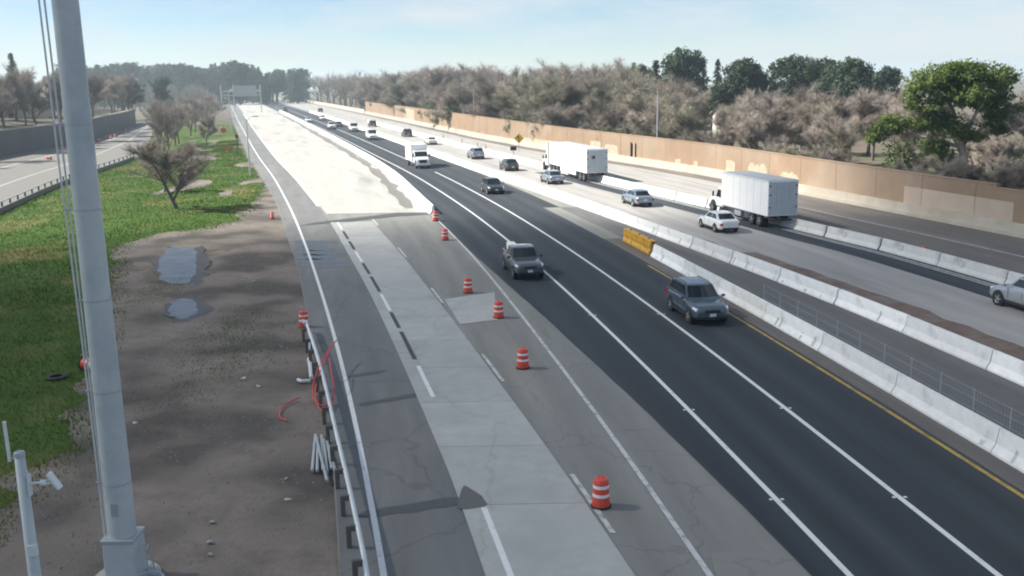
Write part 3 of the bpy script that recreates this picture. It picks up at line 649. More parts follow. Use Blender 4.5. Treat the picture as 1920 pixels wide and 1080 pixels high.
while y_ < 420:
    g_ = 1.0 if y_ < 115 else min(1.8, 1.0 + (y_ - 115) * .0085)
    for row, (d0, d1, h0, h1, keep) in enumerate(((3.0, 5.4, 3.9, 5.6, .9), (5, 11, 6.5, 8.6, 1), (12, 20, 7.6, 9.6, .9), (22, 36, 8.8, 11, .9), (38, 58, 9.8, 12, .8), (60, 95, 10.5, 12.5, .3))):
        if rg.random() > keep or (row > 3 and y_ > 330): continue
        hh = rg.uniform(h0, h1) * g_
        x = ox('W', y_) + rg.uniform(d0, d1); yy = y_ + rg.uniform(-3, 3)
        if 0 < row < 4 and 98 < yy < 113 and 40 < x < 60: continue           # room for the large green tree
        brg = x / yy                                                        # the wood is lower towards the right
        q = min(max((brg - .10) / .09, 0), 1); hh = min(hh, max(4.2, 11.8 + (rg.uniform(20, 40) * (1 - q) - rg.uniform(4, 36) * q) / 1840 * math.hypot(x, yy) / .95))
        if brg > .50: hh = min(hh, 9.5)
        if .385 < brg < .505 and math.hypot(x, yy) < 118: hh = min(hh, 4.3)   # the large green tree stands clear of the thicket
        put_tree(BARE[rg.randrange(6)], (x, yy, -.1), max(hh, 4.6) / 9 * rg.uniform(1.05, 1.3), rg.uniform(0, 6.28), lab1 if row < 3 else lab2, 'trees close behind the noise wall' if row < 3 else 'trees in the rows beyond the noise wall', sz=hh / 9, green=rg.random() < .3)
    y_ += rg.uniform(4.6, 6.2) * (1 + y_ / 330)
# far-off wood where the freeway disappears: reads as one mass
def far_wood():
    low = [bare_tree_mesh(150 + i, 9, 1.05, 1500) for i in range(3)]; T = MB(); C = MB()
    for i in range(95):
        if i < 70: y_ = rg.uniform(400, 640); x = ox('W', y_) + 3 + 85 * rg.random() ** 1.5
        else: y_ = rg.uniform(430, 620); x = ox('E', y_) - rg.uniform(10, 110)
        k = rg.uniform(1.7, 2.2); kz = rg.uniform(1.65, 2.15) if i < 70 else rg.uniform(1.2, 1.8); ca, sa = math.cos(i * 2.4), math.sin(i * 2.4); tr, tw = low[i % 3]
        for src, dst, w_ in ((tr, T, 1), (tw, C, 1)): dst.add([(x + (p[0] * ca - p[1] * sa) * k, y_ + (p[0] * sa + p[1] * ca) * k, p[2] * kz - .1) for p in src.v], src.f)
    o = empty('far_wood', (0, 0, 0))
    for mb_, nm, m_ in ((T, 'trunks', M_bark), (C, 'crowns', M_twig)):
        me_ = bpy.data.meshes.new(nm); me_.from_pydata(mb_.v, [], mb_.f); me_.materials.append(m_); obj(nm, me_, o)['kind'] = 'stuff'
    tag(o, 'mass of distant bare trees where the freeway disappears', 'wood', kind='stuff')
far_wood()
# left bank beyond the retaining wall
for i in range(104):
    y_ = 150 + 220 * rg.random(); x = LE(y_) - (2.0 + (26 + .1 * y_) * rg.random() ** 1.6)
    put_tree(BARE[rg.randrange(6)], (x, y_, 4.6), rg.uniform(1.0, 1.5), rg.uniform(0, 6.28), 'bare tree on the bank above the dark retaining wall', 'trees on the left bank', sz=rg.uniform(.95, 1.4))
# between ramp and freeway
THIN = []
for i in range(3):
    a, b = bare_tree_mesh(340 + i, 9, .8 + .12 * i, 5200); THIN.append((a.mesh('trunk', M_bark, True), b.mesh('crown', M_twig)))
n0 = bare_tree_mesh(300, 7.4, 1.0, 8000, lean=-.3, low=.22)
n0 = (n0[0].mesh('trunk', M_bark, True), n0[1].mesh('crown', M_twig))
t = put_tree(n0, (-32.6, 95.8, -.05), 1.22, .35, 'bare leaning tree with wide twiggy crown standing on the bright grass', None, sz=1.0)
put_tree(n0, (-39.5, 112, -.05), .7, 2.6, 'smaller thin bare tree some way behind the leaning tree on the grass', None)
put_tree(BARE[3], (-61.5, 201, -.05), .75, 1.0, 'bare tree with dark trunk on the grass strip near the freeway edge', None)
for i in range(26):
    y_ = rg.uniform(170, 430); a, b = RE(y_) + 3, ox('E', y_) - 6; x = a + (b - a) * rg.uniform(0, .75 if y_ < 260 else 1)
    if y_ < 200: x = a + (b - a) * rg.uniform(0, .35)
    put_tree(THIN[rg.randrange(3)], (x, y_, -.05), rg.uniform(.8, 1.2), rg.uniform(0, 6.28), 'bare tree in the grassy gap between ramp and freeway', 'trees between ramp and freeway', sz=rg.uniform(.75, 1.1))
# skyline evergreens
CON = []
for i, (W_, lf_) in enumerate(((2.6, .26), (2.0, .24), (3.4, .30))):
    a, b = conifer(500 + i, 15, W_, lf_); CON.append((a.mesh('trunk', M_bark), b.mesh('crown', M_leafd)))
EVG = []
for i in range(3):
    r2 = random.Random(600 + i); cl = [((r2.uniform(-2.2, 2.2), r2.uniform(-2.2, 2.2), r2.uniform(5, 12)), (r2.uniform(1.5, 2.6), r2.uniform(1.5, 2.6), r2.uniform(1.2, 2.0))) for _ in range(11)]
    a = MB(); a.tube([(0, 0, -.2), (.2, .1, 5), (0, 0, 11)], [.38, .28, .08], 7); EVG.append((a.mesh('trunk', M_bark), leafy_mesh(700 + i, cl, .26, 260).mesh('crown', M_leafd)))
def pxpos(px, Y): return (px - 960) / 1840 * (Y * .985)
for px, Y, h, k in ((1235, 205, 15.5, 2), (1262, 215, 16.5, 2), (1290, 210, 17, 5), (1322, 230, 16, 1), (1392, 190, 15.2, 3), (1415, 192, 15, 4), (1452, 205, 14.6, 0), (1490, 185, 14.6, 2), (1500, 195, 15.5, 4), (1522, 200, 14.2, 1), (1556, 190, 13.2, 4), (1580, 210, 14.2, 5), (1606, 180, 15.0, 3), (1655, 185, 13.0, 4), (1205, 240, 15.5, 3), (1640, 190, 12, 1), (1350, 240, 16, 0), (1540, 215, 15, 5)):
    kk = CON[k] if k < 3 else EVG[k - 3]; b = 15 if k < 3 else 13
    put_tree(kk, (pxpos(px, Y), Y, -.1), h / b * rg.uniform(.9, 1.1), rg.uniform(0, 6.28), 'dark evergreen tree on the skyline above the bare thicket', 'skyline evergreens on the right', 'evergreen_tree' if k > 2 else 'conifer_tree', sz=h / b)
for i in range(120):
    px = rg.uniform(110, 580); Y = rg.uniform(600, 800)
    k = rg.randrange(6); kk = CON[k] if k < 3 else EVG[k - 3]; h = rg.uniform(20, 27) * (1 if px < 490 else .85); b = 15 if k < 3 else 13
    put_tree(kk, (pxpos(px, Y), Y, -.1), h / b * 1.25, rg.uniform(0, 6.28), 'dark blue-green evergreen in the distant belt at the end of the freeway', 'distant evergreen belt', 'evergreen_tree' if k > 2 else 'conifer_tree', sz=h / b)
put_tree(CON[0], (pxpos(40, 290), 290, 4.6), 1.15, .4, 'pointed dark conifer rising above the left bank', None, 'conifer_tree', sz=1.16)
for i, (px, Y) in enumerate(((255, 330), (310, 350), (140, 320))):
    put_tree(EVG[i], (pxpos(px, Y), Y, 2), 1.0, i, 'dark evergreen among the bare trees of the left bank', 'evergreens on the left bank', 'evergreen_tree')
# the large light-green tree behind the wall, right
BT = empty('large_tree', (48.6, 105.0, -.5)); BT.scale = (1.14, 1.14, 1.02); tag(BT, 'large light green tree with pale leaning trunk behind the noise wall', 'tree')
mb = MB(); mb.tube([(.2, 0, 0), (-.1, 0, 2.2), (-.2, .1, 3.6), (-.8, 0, 5.4), (-1.4, .2, 7)], [.5, .42, .38, .33, .25], 9)
for e in ((-4.5, -.5, 8.4), (-2.2, 1, 10.5), (1.5, -.6, 9.8), (3.2, .5, 7.4), (-6.8, .3, 6.0)): mb.tube([(-.6, 0, 4.4), ((e[0] - .6) * .45, e[1] * .4, 4.4 + (e[2] - 4.4) * .6), e], [.22, .14, .05], 6)
mb.build('trunk', M_barkp, BT, smooth=True)
cl = [((-4.4, 0, 11.0), (1.7, 1.8, 1.3)), ((-2.2, .8, 11.6), (1.8, 2, 1.2)), ((.3, 0, 11.7), (1.8, 2, 1.2)), ((2.2, -.4, 11.2), (1.7, 1.8, 1.4)), ((-5.0, .2, 9.4), (1.2, 1.6, 1.2)), ((-3.2, -.8, 9.2), (1.5, 1.5, 1.1)), ((-1.0, -1.2, 9.6), (1.5, 1.5, 1.0)),
      ((1.6, .6, 9.0), (1.5, 1.6, 1.3)), ((3.4, .4, 8.6), (1.3, 1.5, 1.6)), ((2.6, 0, 6.9), (1.3, 1.4, 1.2)), ((3.8, .4, 6.6), (.9, 1.2, 1.0)), ((-2.8, .3, 7.4), (1.8, 1.5, .9)), ((-4.0, 0, 6.6), (1.1, 1.2, .8)), ((-6.6, .2, 6.9), (1.4, 1.4, .8)), ((-8.0, .2, 6.2), (1.1, 1.2, .8)), ((-1.2, -1, 6.2), (1.5, 1.2, .8)), ((.4, -.6, 5.6), (1.0, 1.0, .6)), ((-2.6, .4, 4.4), (1.4, 1.2, 1.1)), ((-1.6, .8, 3.2), (1.0, 1.0, 1.0)), ((-1.2, .6, 10.6), (2.2, 1.8, 1.1)), ((-1.0, .5, 12.4), (1.6, 1.6, .7)), ((-8.6, .2, 5.6), (.8, 1.0, .5))]
leafy_mesh(900, cl, .18, 640).build('crown', M_leafb, BT)
for i in range(16):
    yy = rg.uniform(84, 135); x = yy * rg.uniform(.43, .545)
    if x < ox('W', yy) + 4 or abs(yy - 105) < 3 and x < 52: continue
    put_tree(BARE[rg.randrange(6)], (x, yy, -.1), rg.uniform(.55, .75), rg.uniform(0, 6.28), 'low bare bush in the undergrowth round the large green tree', 'undergrowth by the large green tree', 'bare_bush', sz=rg.uniform(.4, .58), green=i % 2 == 0)['category'] = 'bush'
# shrubs behind and over the wall
SH = []
for i in range(3):
    r2 = random.Random(800 + i); SH.append(leafy_mesh(810 + i, [((r2.uniform(-1, 1), r2.uniform(-1, 1), r2.uniform(.7, 2.4)), (r2.uniform(.7, 1.1), r2.uniform(.7, 1.1), r2.uniform(.6, .9))) for _ in range(6)], .12, 330).mesh('foliage', M_leafs))
def shrub(x, y, s, label, group=None, i=0, z=0):
    o = empty('shrub', (x, y, z), rg.uniform(0, 6)); o.scale = (s, s, s); tag(o, label, 'shrub', group); obj('foliage', SH[i % 3], o)
    mb = MB(); mb.tube([(0, 0, -.1), (.1, 0, .8), (0, .1, 1.6)], [.06, .05, .02], 5); mb.build('stem', M_bark, o)
shrub(49.5, 93.2, 1.9, 'pale green shrub right of the large green tree behind the wall', None, 0); shrub(52, 92, 1.7, 'dark shrub at the right picture edge behind the wall', None, 1)
shrub(38.5, 97.5, 1.7, 'olive shrub left of the large green tree behind the wall', None, 2)
for px, Y, s in ((800, 265, 2.4), (822, 255, 2.6), (790, 275, 2.2), (878, 238, 2.4), (868, 245, 2.0), (1010, 190, 1.9), (1060, 178, 2.0), (1175, 152, 1.7)):
    shrub(ox('W', Y) + 2.2, Y, s * .85, 'green shrub showing over the top of the tan noise wall', 'shrubs over the noise wall', int(px))
put_tree(bare_tree_mesh(333, 8.2, 1.1, 2600)[:0] or (BARE[2][0], BARE[2][1]), (55.5, 104, -.1), 1.25, 1.2, 'dark branching bare tree at the right picture edge beyond the wall', None, sz=1.1)

# ------------------------------------------------------------------ grass blades (uncountable)
gb = MB(); rgr = random.Random(5)
for _ in range(90000):
    y_ = 24 + 190 * rgr.random() ** 1.9; x = rgr.uniform(max(RE(y_) + .5, -62), GB(y_) + 1)
    if not is_grass(x, y_) or x > ox('E', y_) - .8: continue
    h = rgr.uniform(.06, .17) * (1.5 if noise2(x, y_, .3, 11) > .15 else 1); a = rgr.uniform(0, 6.28); s_ = Vector((math.cos(a), math.sin(a), 0)) * (.012 + .0005 * y_); z = max(zg2(x, y_), zd(x, y_)) - .02
    gb.add([Vector((x, y_, z)) - s_, Vector((x, y_, z)) + s_, (x + rgr.uniform(-.08, .08), y_ + rgr.uniform(-.08, .08), z + h)], [(0, 1, 2)])
me = bpy.data.meshes.new('grass'); me.from_pydata(gb.v, [], gb.f); me.materials.append(M_blade)
tag(obj('grass', me), 'short green grass covering the left verge', 'grass', kind='stuff')
# weeds in tufts on the dirt and gravel crumbs
wb = MB()
for _ in range(9000):
    cx, cy = rgr.choice(((-12.5, 41, 1.6, 5), (-14, 47, 1.3, 5), (-17.5, 33, 1.2, 4), (-21, 57, 1.5, 6), (-26, 84, 3, 4), (-15, 30, .9, 5), (-28, 108, 3, 12)))[:2], 0
    x = cx[0] + rgr.gauss(0, 1.0); y_ = cx[1] + rgr.gauss(0, 3.0); h = rgr.uniform(.04, .13); a = rgr.uniform(0, 6.28); s_ = Vector((math.cos(a), math.sin(a), 0)) * .014
    if x > ox('E', y_) - .4: continue
    z = zd(x, y_); wb.add([Vector((x, y_, z)) - s_, Vector((x, y_, z)) + s_, (x + rgr.uniform(-.07, .07), y_ + rgr.uniform(-.07, .07), z + h)], [(0, 1, 2)])
me = bpy.data.meshes.new('weeds'); me.from_pydata(wb.v, [], wb.f); me.materials.append(M_blade)
tag(obj('weeds', me), 'sparse weeds growing through the dirt verge', 'weeds', kind='stuff')
gv = MB()
for _ in range(3200):
    y_ = 18 + 70 * rgr.random() ** 1.6; b = GB(y_) - 1; x = rgr.uniform(b, ox('E', y_) - .2); s_ = rgr.uniform(.012, .05); z = zd(x, y_)
    gv.add([(x + s_ * rgr.uniform(.6, 1.4), y_, z), (x, y_ + s_, z), (x - s_ * rgr.uniform(.6, 1.4), y_, z), (x, y_ - s_, z), (x, y_, z + s_)], [(0, 1, 4), (1, 2, 4), (2, 3, 4), (3, 0, 4)])
me = bpy.data.meshes.new('gravel'); me.from_pydata(gv.v, [], gv.f); me.materials.append(M_rock)
tag(obj('gravel', me), 'loose pale stones scattered over the dirt verge', 'gravel', kind='stuff')
# standing water in the dirt
for pts, lab in (([(-25.5, 71), (-25.4, 73.9), (-23.4, 71.5), (-21.2, 64.5), (-19.9, 59.2), (-21.5, 59.6), (-23.6, 64.6)], 'large pale blue puddle in the dirt verge'), ([(-19.2, 53.7), (-18.5, 54.6), (-17.1, 51.8), (-17.0, 49.9), (-18.0, 50.4)], 'small puddle nearer the camera in the dirt verge')):
    pu = blob('puddle', pts, -.055, M_water, None, .22, 5); tag(pu, lab, 'puddle', kind='structure')
    cx_ = sum(p[0] for p in pts) / len(pts); cy_ = sum(p[1] for p in pts) / len(pts)
    blob('mud_margin', [(cx_ + (p[0] - cx_) * 1.5 + .3, cy_ + (p[1] - cy_) * 1.35) for p in pts], -.066, M_mud, pu, .3, 6)

# ------------------------------------------------------------------ vehicles (local +Y is forward)
def sub(o, lv=2):
    m = o.modifiers.new('subdivision', 'SUBSURF'); m.levels = lv; m.render_levels = lv; return o
def wheel_meshes(r, wd, name):
    ty = MB(); ty.lathe([(r * .62, -wd/2), (r * .93, -wd/2), (r, -wd/2 + .04), (r, wd/2 - .04), (r * .93, wd/2), (r * .62, wd/2)], 22, axis='X')
    rm = MB(); rm.lathe([(r * .60, -.02), (r * .63, wd/2 + .004), (r * .55, wd/2 - .02), (r * .5, wd/2 - .05), (.02, wd/2 - .045)], 20, axis='X')
    for k in range(5):
        a = 2 * math.pi * k / 5; rm.box((wd/2 - .012, math.cos(a) * r * .32, math.sin(a) * r * .32), (.025, r * .52, .075), mtx=Matrix.Rotation(a, 3, 'X'))
    rm.lathe([(.07, wd/2 - .05), (.07, wd/2 + .006)], 10, axis='X')
    return ty.mesh('tyre', M_tyre, True), rm.mesh('rim', M_rim)
WH_CACHE = {}
def add_wheel(root, x, y, r, wd):
    if (r, wd) not in WH_CACHE: WH_CACHE[(r, wd)] = wheel_meshes(r, wd, '')
    e = empty('wheel', (x, y, r)); e.parent = root
    if x < 0: e.rotation_euler = (0, 0, math.pi)
    obj('tyre', WH_CACHE[(r, wd)][0], e); obj('rim', WH_CACHE[(r, wd)][1], e)
CARS = {   # L, half width, clearance, hood z, belt z, roof z, cabin ys (windshield base/top, rear top/base), deck z, wheel radius, axles
 'sedan':  dict(L=4.75, W=.91, zb=.22, hood=.88, belt=.98, roof=1.45, cab=(1.05, .28, -1.05, -1.85), deck=1.04, r=.33, ax=(1.42, -1.36), topw=.70),
 'hatch':  dict(L=4.35, W=.90, zb=.22, hood=.92, belt=1.0, roof=1.52, cab=(1.0, .30, -1.35, -1.98), deck=1.0, r=.33, ax=(1.33, -1.28), topw=.71),
 'suv':    dict(L=4.65, W=.94, zb=.27, hood=1.02, belt=1.13, roof=1.68, cab=(1.02, .30, -1.62, -2.16), deck=1.1, r=.37, ax=(1.42, -1.32), topw=.73),
 'pickup': dict(L=5.6, W=.98, zb=.36, hood=1.18, belt=1.25, roof=1.85, cab=(1.12, .48, -.80, -.98), deck=1.2, r=.41, ax=(1.78, -1.75), topw=.76),
 'van':    dict(L=5.7, W=1.0, zb=.32, hood=1.15, belt=1.3, roof=2.1, cab=(1.75, 1.0, -2.65, -2.76), deck=1.25, r=.37, ax=(1.9, -1.75), topw=.88),
}
def car(name, label, kind, pm, loc, heading, back=False, group=None, cat='car'):
    c = CARS[kind]; L, W, zb = c['L'], c['W'], c['zb']; h = L / 2; hz, bz, rz_, dz = c['hood'], c['belt'], c['roof'], c['deck']
    root = empty(name, (loc[0], loc[1], .0), -math.atan2(heading[0], heading[1])); tag(root, label, cat, group)
    def ring(y, w_, z0, zm, zs, zt, cr):
        hp = [(0, z0), (.78 * w_, z0), (.97 * w_, z0 + .10), (w_, zm), (.965 * w_, zs), (.80 * w_, zt), (.38 * w_, zt + cr * .8), (0, zt + cr)]
        return [Vector((a, y, b)) for a, b in hp] + [Vector((-a, y, b)) for a, b in hp[-2:0:-1]]
    yb, yt, rt_, rb = c['cab']
    st = [(h, .74 * W, zb + .12, zb + .26, hz - .30, hz - .26, .02), (h - .07, .88 * W, zb + .02, zb + .3, hz - .22, hz - .16, .03), (h - .38, .97 * W, zb, zb + .34, hz - .14, hz - .05, .04), (c['ax'][0], W, zb, zb + .36, hz - .08, hz - .01, .035), (yb + .05, W, zb, zb + .36, bz - .06, hz + .03, .03),
          (yt, W, zb, zb + .36, bz - .04, bz, .0), ((yt + rt_) / 2, W, zb, zb + .36, bz - .03, bz + .01, 0), (rt_, W, zb, zb + .36, bz - .02, bz + .01, 0), (c['ax'][1] - .1, .99 * W, zb, zb + .38, dz - .08, dz, .0), (-h + .35, .965 * W, zb + .02, zb + .4, dz - .1, dz - .01, .02), (-h + .07, .89 * W, zb + .08, zb + .42, dz - .16, dz - .07, .02), (-h, .78 * W, zb + .16, zb + .42, dz - .28, dz - .2, .01)]
    st = sorted(st, key=lambda s_: -s_[0]); mb = MB(); rings = [ring(*s_) for s_ in st]; n = len(rings[0]); V = [p for r_ in rings for p in r_]
    F = [(i*n + j, i*n + (j + 1) % n, (i + 1)*n + (j + 1) % n, (i + 1)*n + j) for i in range(len(rings) - 1) for j in range(n)] + [tuple(range(n)), tuple((len(rings) - 1)*n + n - 1 - j for j in range(n))]
    mb.add(V, F); sub(mb.build('body', pm, root, smooth=True), 2)
    # cabin: bowed frustum
    tw_, bw = c['topw'] * W, .90 * W
    def cabp(side, t, ylo, yhi):      # side -1..1, t 0..1 height
        z = bz - .06 + (rz_ - bz + .06) * t; return Vector((side * (bw + (tw_ - bw) * t), ylo + (yhi - ylo) * t, z))
    mb = MB(); nseg = 4; levels = (0, .35, .75, .97)
    grid = []
    for t in levels:
        yf, yr = yb + (yt - yb) * t + .02, rb + (rt_ - rb) * t; hw = bw + (tw_ - bw) * t; z = bz - .08 + (rz_ - bz + .08) * t; ringp = []
        for k in range(nseg + 1): s_ = -1 + 2 * k / nseg; ringp.append(Vector((hw * s_, yf + .10 * (1 - s_ * s_) - .02, z)))
        for k in range(1, 4): ringp.append(Vector((hw * (1 + .02 * math.sin(k * math.pi / 4)), yf + (yr - yf) * k / 4, z + (.015 if t > .9 else 0))))
        for k in range(nseg + 1): s_ = 1 - 2 * k / nseg; ringp.append(Vector((hw * s_, yr - .06 * (1 - s_ * s_), z)))
        for k in range(1, 4): ringp.append(Vector((-hw * (1 + .02 * math.sin(k * math.pi / 4)), yr + (yf - yr) * k / 4, z + (.015 if t > .9 else 0))))
        grid.append(ringp)
    n = len(grid[0]); top = [p * 1.0 for p in grid[-1]]; cy = (yt + rt_) / 2
    inner = [Vector((p.x * .72, cy + (p.y - cy) * .8, rz_ + .015)) for p in top]; cen = Vector((0, cy, rz_ + .035))
    V = [p for g_ in grid for p in g_] + inner + [cen]; F = [(i*n + j, i*n + (j + 1) % n, (i + 1)*n + (j + 1) % n, (i + 1)*n + j) for i in range(len(grid)) for j in range(n)] + [((len(grid))*n + j, (len(grid))*n + (j + 1) % n, len(V) - 1) for j in range(n)]
    mb.add(V, F); mb.build('cabin', pm, root, auto=True)
    def fpt(s_, t, front):            # points on windshield or rear window
        hw = bw + (tw_ - bw) * t; z = bz - .08 + (rz_ - bz + .08) * t; y = (yb + (yt - yb) * t + .02 + .10 * (1 - s_ * s_) - .02 + .014) if front else (rb + (rt_ - rb) * t - .06 * (1 - s_ * s_) - .014)
        return Vector((hw * s_ * (1.0), y, z + .008))
    def screen(nm, front, t0, t1, sw):
        mb = MB(); V = []; cols_ = 6
        for t in (t0, (t0 + t1) / 2, t1):
            for k in range(cols_ + 1): V.append(fpt((-1 + 2 * k / cols_) * sw, t, front))
        q = cols_ + 1; mb.add(V, [(i*q + k, i*q + k + 1, (i + 1)*q + k + 1, (i + 1)*q + k) for i in range(2) for k in range(cols_)]); mb.build(nm, M_glass, root, smooth=True)
    screen('windshield', True, .20, .93, .91)
    if kind != 'van' or True: screen('rear_window', False, .38 if kind in ('suv', 'hatch') else .24, .90, .84)
    def side_win(s_, a0, a1, t0, t1):
        mb = MB(); V = []
        for t in (t0, t1):
            yf, yr = yb + (yt - yb) * t, rb + (rt_ - rb) * t; hw = (bw + (tw_ - bw) * t) * 1.02 + .012; z = bz - .08 + (rz_ - bz + .08) * t
            for a in (a0, (a0 + a1) / 2, a1): V.append((s_ * hw, yf + (yr - yf) * a, z))
        mb.add(V, [(0, 1, 4, 3), (1, 2, 5, 4)]); mb.build('side_window', M_glass, root)
    wins = ((.07, .50), (.535, .80), (.83, .95)) if kind in ('suv', 'hatch') else (((.08, .52), (.56, .93)) if kind != 'pickup' else ((.10, .52), (.56, .92)))
    if kind == 'van': wins = ((.03, .22), (.25, .55), (.58, .95)) if 'passenger' in label else ((.03, .20),)
    for s_ in (-1, 1):
        for a0, a1 in wins: side_win(s_, a0, a1, .26, .88)
        # wheel arches, wheels, lamps, mirror, sill
        for ay in c['ax']:
            MB().lathe([(c['r'] * 1.17, -.14), (c['r'] * 1.17, .006), (c['r'] * .5, .006)], 22, (s_ * (W - .004), ay, c['r'] + .02), 'X', flip=s_).build('wheel_arch', M_trim, root)
            add_wheel(root, s_ * (W - .105), ay, c['r'], .23)
        mb = MB(); z = hz - .27
        P8 = [(s_ * .50 * W, h - .055, z - .03), (s_ * .86 * W, h - .16, z), (s_ * .955 * W, h - .46, z + .08), (s_ * .93 * W, h - .50, z + .16), (s_ * .82 * W, h - .19, z + .12), (s_ * .52 * W, h - .09, z + .07)]
        cx = Vector((s_ * .6 * W, h - .5, z)); mb.add(P8 + [tuple(cx)], [(0, 1, 4, 5), (1, 2, 3, 4), (5, 4, 3, 6), (0, 5, 6), (0, 6, 2, 1), (2, 6, 3)])
        o = mb.build('headlight', M_lamp, root); o.location = (s_ * .012, .03, .0)
        z = dz - .34; tall = kind in ('suv', 'van', 'pickup')
        mb = MB(); mb.box((s_ * .80 * W, -h + .10, z + (.08 if tall else 0)), (.22 * W, .2, .36 if tall else .17)); mb.build('tail_light', M_red, root, bevel=.02)
        mb = MB(); mb.box((s_ * (W + .10), yb - .12, bz + .06), (.19, .11, .13)); mb.build('mirror', pm if kind != 'pickup' else M_trim, root, bevel=.03)
        MB().box((s_ * (W - .035), 0, zb + .07), (.09, c['ax'][0] - c['ax'][1] - 2.5 * c['r'], .12)).build('sill', M_trim, root)
        for ya in ((.34, -.52) if kind != 'van' else (.9,)):
            MB().box((s_ * (W * .985), ya - .25, bz - .14), (.03, .2, .03)).build('door_handle', pm, root)
            MB().box((s_ * (W * .992), ya + .4 if ya > 0 else ya + .3, (bz + zb) / 2 + .1), (.012, .012, bz - zb - .34)).build('door_seam', M_trim, root)
        if kind == 'suv': MB().tube([(s_ * tw_ * .88, yt - .15, rz_ + .0), (s_ * tw_ * .88, yt - .3, rz_ + .065), (s_ * tw_ * .86, rt_ + .2, rz_ + .065), (s_ * tw_ * .86, rt_ + .05, rz_)], .02, 5).build('roof_rail', M_trim, root)
    MB().box((0, h - .06, hz - .30), (.82 * W, .12, .16)).build('grille', M_trim, root, bevel=.02)
    MB().box((0, h - .09, zb + .14), (1.35 * W, .16, .13)).build('bumper_intake', M_trim, root, bevel=.02)
    MB().box((0, h + .005, zb + .28), (.32, .015, .15)).build('number_plate', M_plate, root)
    MB().box((0, -h - .004, dz - .42 if kind != 'sedan' else dz - .36), (.32, .015, .15)).build('number_plate', M_plate, root)
    MB().box((0, -h + .06, zb + .16), (1.4 * W, .14, .14)).build('rear_bumper_trim', M_trim, root, bevel=.02)
    if kind == 'pickup':
        MB().box((0, (-h + rb) / 2 - .02, dz + .004), (1.55 * W, h + rb - .34, .02)).build('bed_liner', M_trim, root)
        for s_ in (-1, 1): MB().box((s_ * .86 * W, (-h + rb) / 2, dz + .05), (.12, h + rb - .12, .12)).build('bed_rail', pm, root, bevel=.02)
        MB().box((0, -h + .12, dz + .05), (1.7 * W, .1, .12)).build('tailgate', pm, root, bevel=.02)
    return root
def hd(Y, off=0, away=False):
    v = Vector((slope(Y), 1)).normalized(); return v if away else -v
def lane(Y, off): return (ox(off, Y), Y)
W_ = paint('white', (.72, .73, .73), 0, .35); S_ = paint('silver', (.40, .42, .44), .5, .35); G_ = paint('graphite', (.085, .10, .115), .4, .3); BG_ = paint('blue_grey', (.075, .115, .145), .4, .28)
DK_ = paint('dark_green_grey', (.04, .055, .06), .3, .3); BL_ = paint('blue', (.08, .14, .24), .4, .3); SB_ = paint('silver_blue', (.26, .32, .38), .5, .32)
car('crossover_car', 'blue-grey crossover in the lane beside the yellow line, coming closer', 'suv', BG_, lane(48.2, 5.15), hd(49))
t = car('pickup_truck', 'dark grey pickup truck with white load in its bed, coming closer', 'pickup', G_, lane(60.2, -1.45), hd(61), cat='truck'); t.scale = (.93, .93, .92)
tb = MB(); tb.box((0, 0, .25), (.5, 1.3, .5)); o = tb.build('toolbox', M_box, None, bevel=.04); o.location = (t.location.x - .62, t.location.y + 1.65, 1.125); o.rotation_euler = t.rotation_euler; tag(o, 'white box standing in the bed of the dark grey pickup', 'toolbox')
car('hatchback_car', 'dark green-grey hatchback ahead of the white box truck, coming closer', 'hatch', DK_, lane(105.5, 5.3), hd(105))
car('cargo_van', 'white van in the lane by the median, nearest of the white group', 'van', W_, lane(210, 5.6), hd(210), cat='van')
car('cargo_van', 'white van with roof rack behind the nearest white van by the median', 'van', W_, lane(247, 6.2), hd(247), cat='van')
car('pickup_truck', 'white pickup in the middle lane left of the vans by the median', 'pickup', W_, lane(262, 2.2), hd(262), cat='truck')
car('sedan_car', 'dark car right behind the white pickup in the middle lane', 'sedan', DK_, lane(275, 5.6), hd(275))
car('crossover_car', 'white crossover in the lane next to the fresh concrete barrier', 'suv', W_, lane(309, -.2), hd(309))
car('crossover_car', 'white crossover farthest out by the median, coming closer', 'suv', W_, lane(325, 5.8), hd(325))
car('crossover_car', 'dark car farthest along the lane next to the fresh concrete', 'suv', DK_, lane(440, .4), hd(440))
car('sedan_car', 'white sedan driving away beside the white box truck', 'sedan', W_, lane(76.6, 17.3), hd(77, away=True))
car('crossover_car', 'silver crossover cut by the right picture edge, driving away', 'suv', S_, (26.2, 48.0), Vector((-.22, 1)).normalized())
car('sedan_car', 'silver-blue sedan driving away between white sedan and semi trailer', 'sedan', SB_, lane(93, 16.4), hd(93, away=True))
car('sedan_car', 'light blue car alongside the wheels of the semi trailer', 'sedan', SB_, lane(114.5, 14.2), hd(114, away=True))
car('hatchback_car', 'dark green car by the median left of the semi trailer', 'hatch', DK_, lane(132, 13.6), hd(132, away=True))
car('crossover_car', 'silver-blue car driving away by the median ahead of the dark green car', 'suv', SB_, lane(153, 14.1), hd(153, away=True))
car('sedan_car', 'white car driving away behind the roadside delineator posts', 'sedan', W_, lane(190, 14.2), hd(190, away=True))
car('crossover_car', 'dark crossover driving away ahead of the white car', 'suv', DK_, lane(219, 14.6), hd(219, away=True))
car('crossover_car', 'black car far ahead on the outbound lanes', 'suv', DK_, lane(272, 14.4), hd(272, away=True))
car('crossover_car', 'black car farthest ahead on the outbound lanes near the far trees', 'suv', DK_, lane(420, 14), hd(420, away=True))

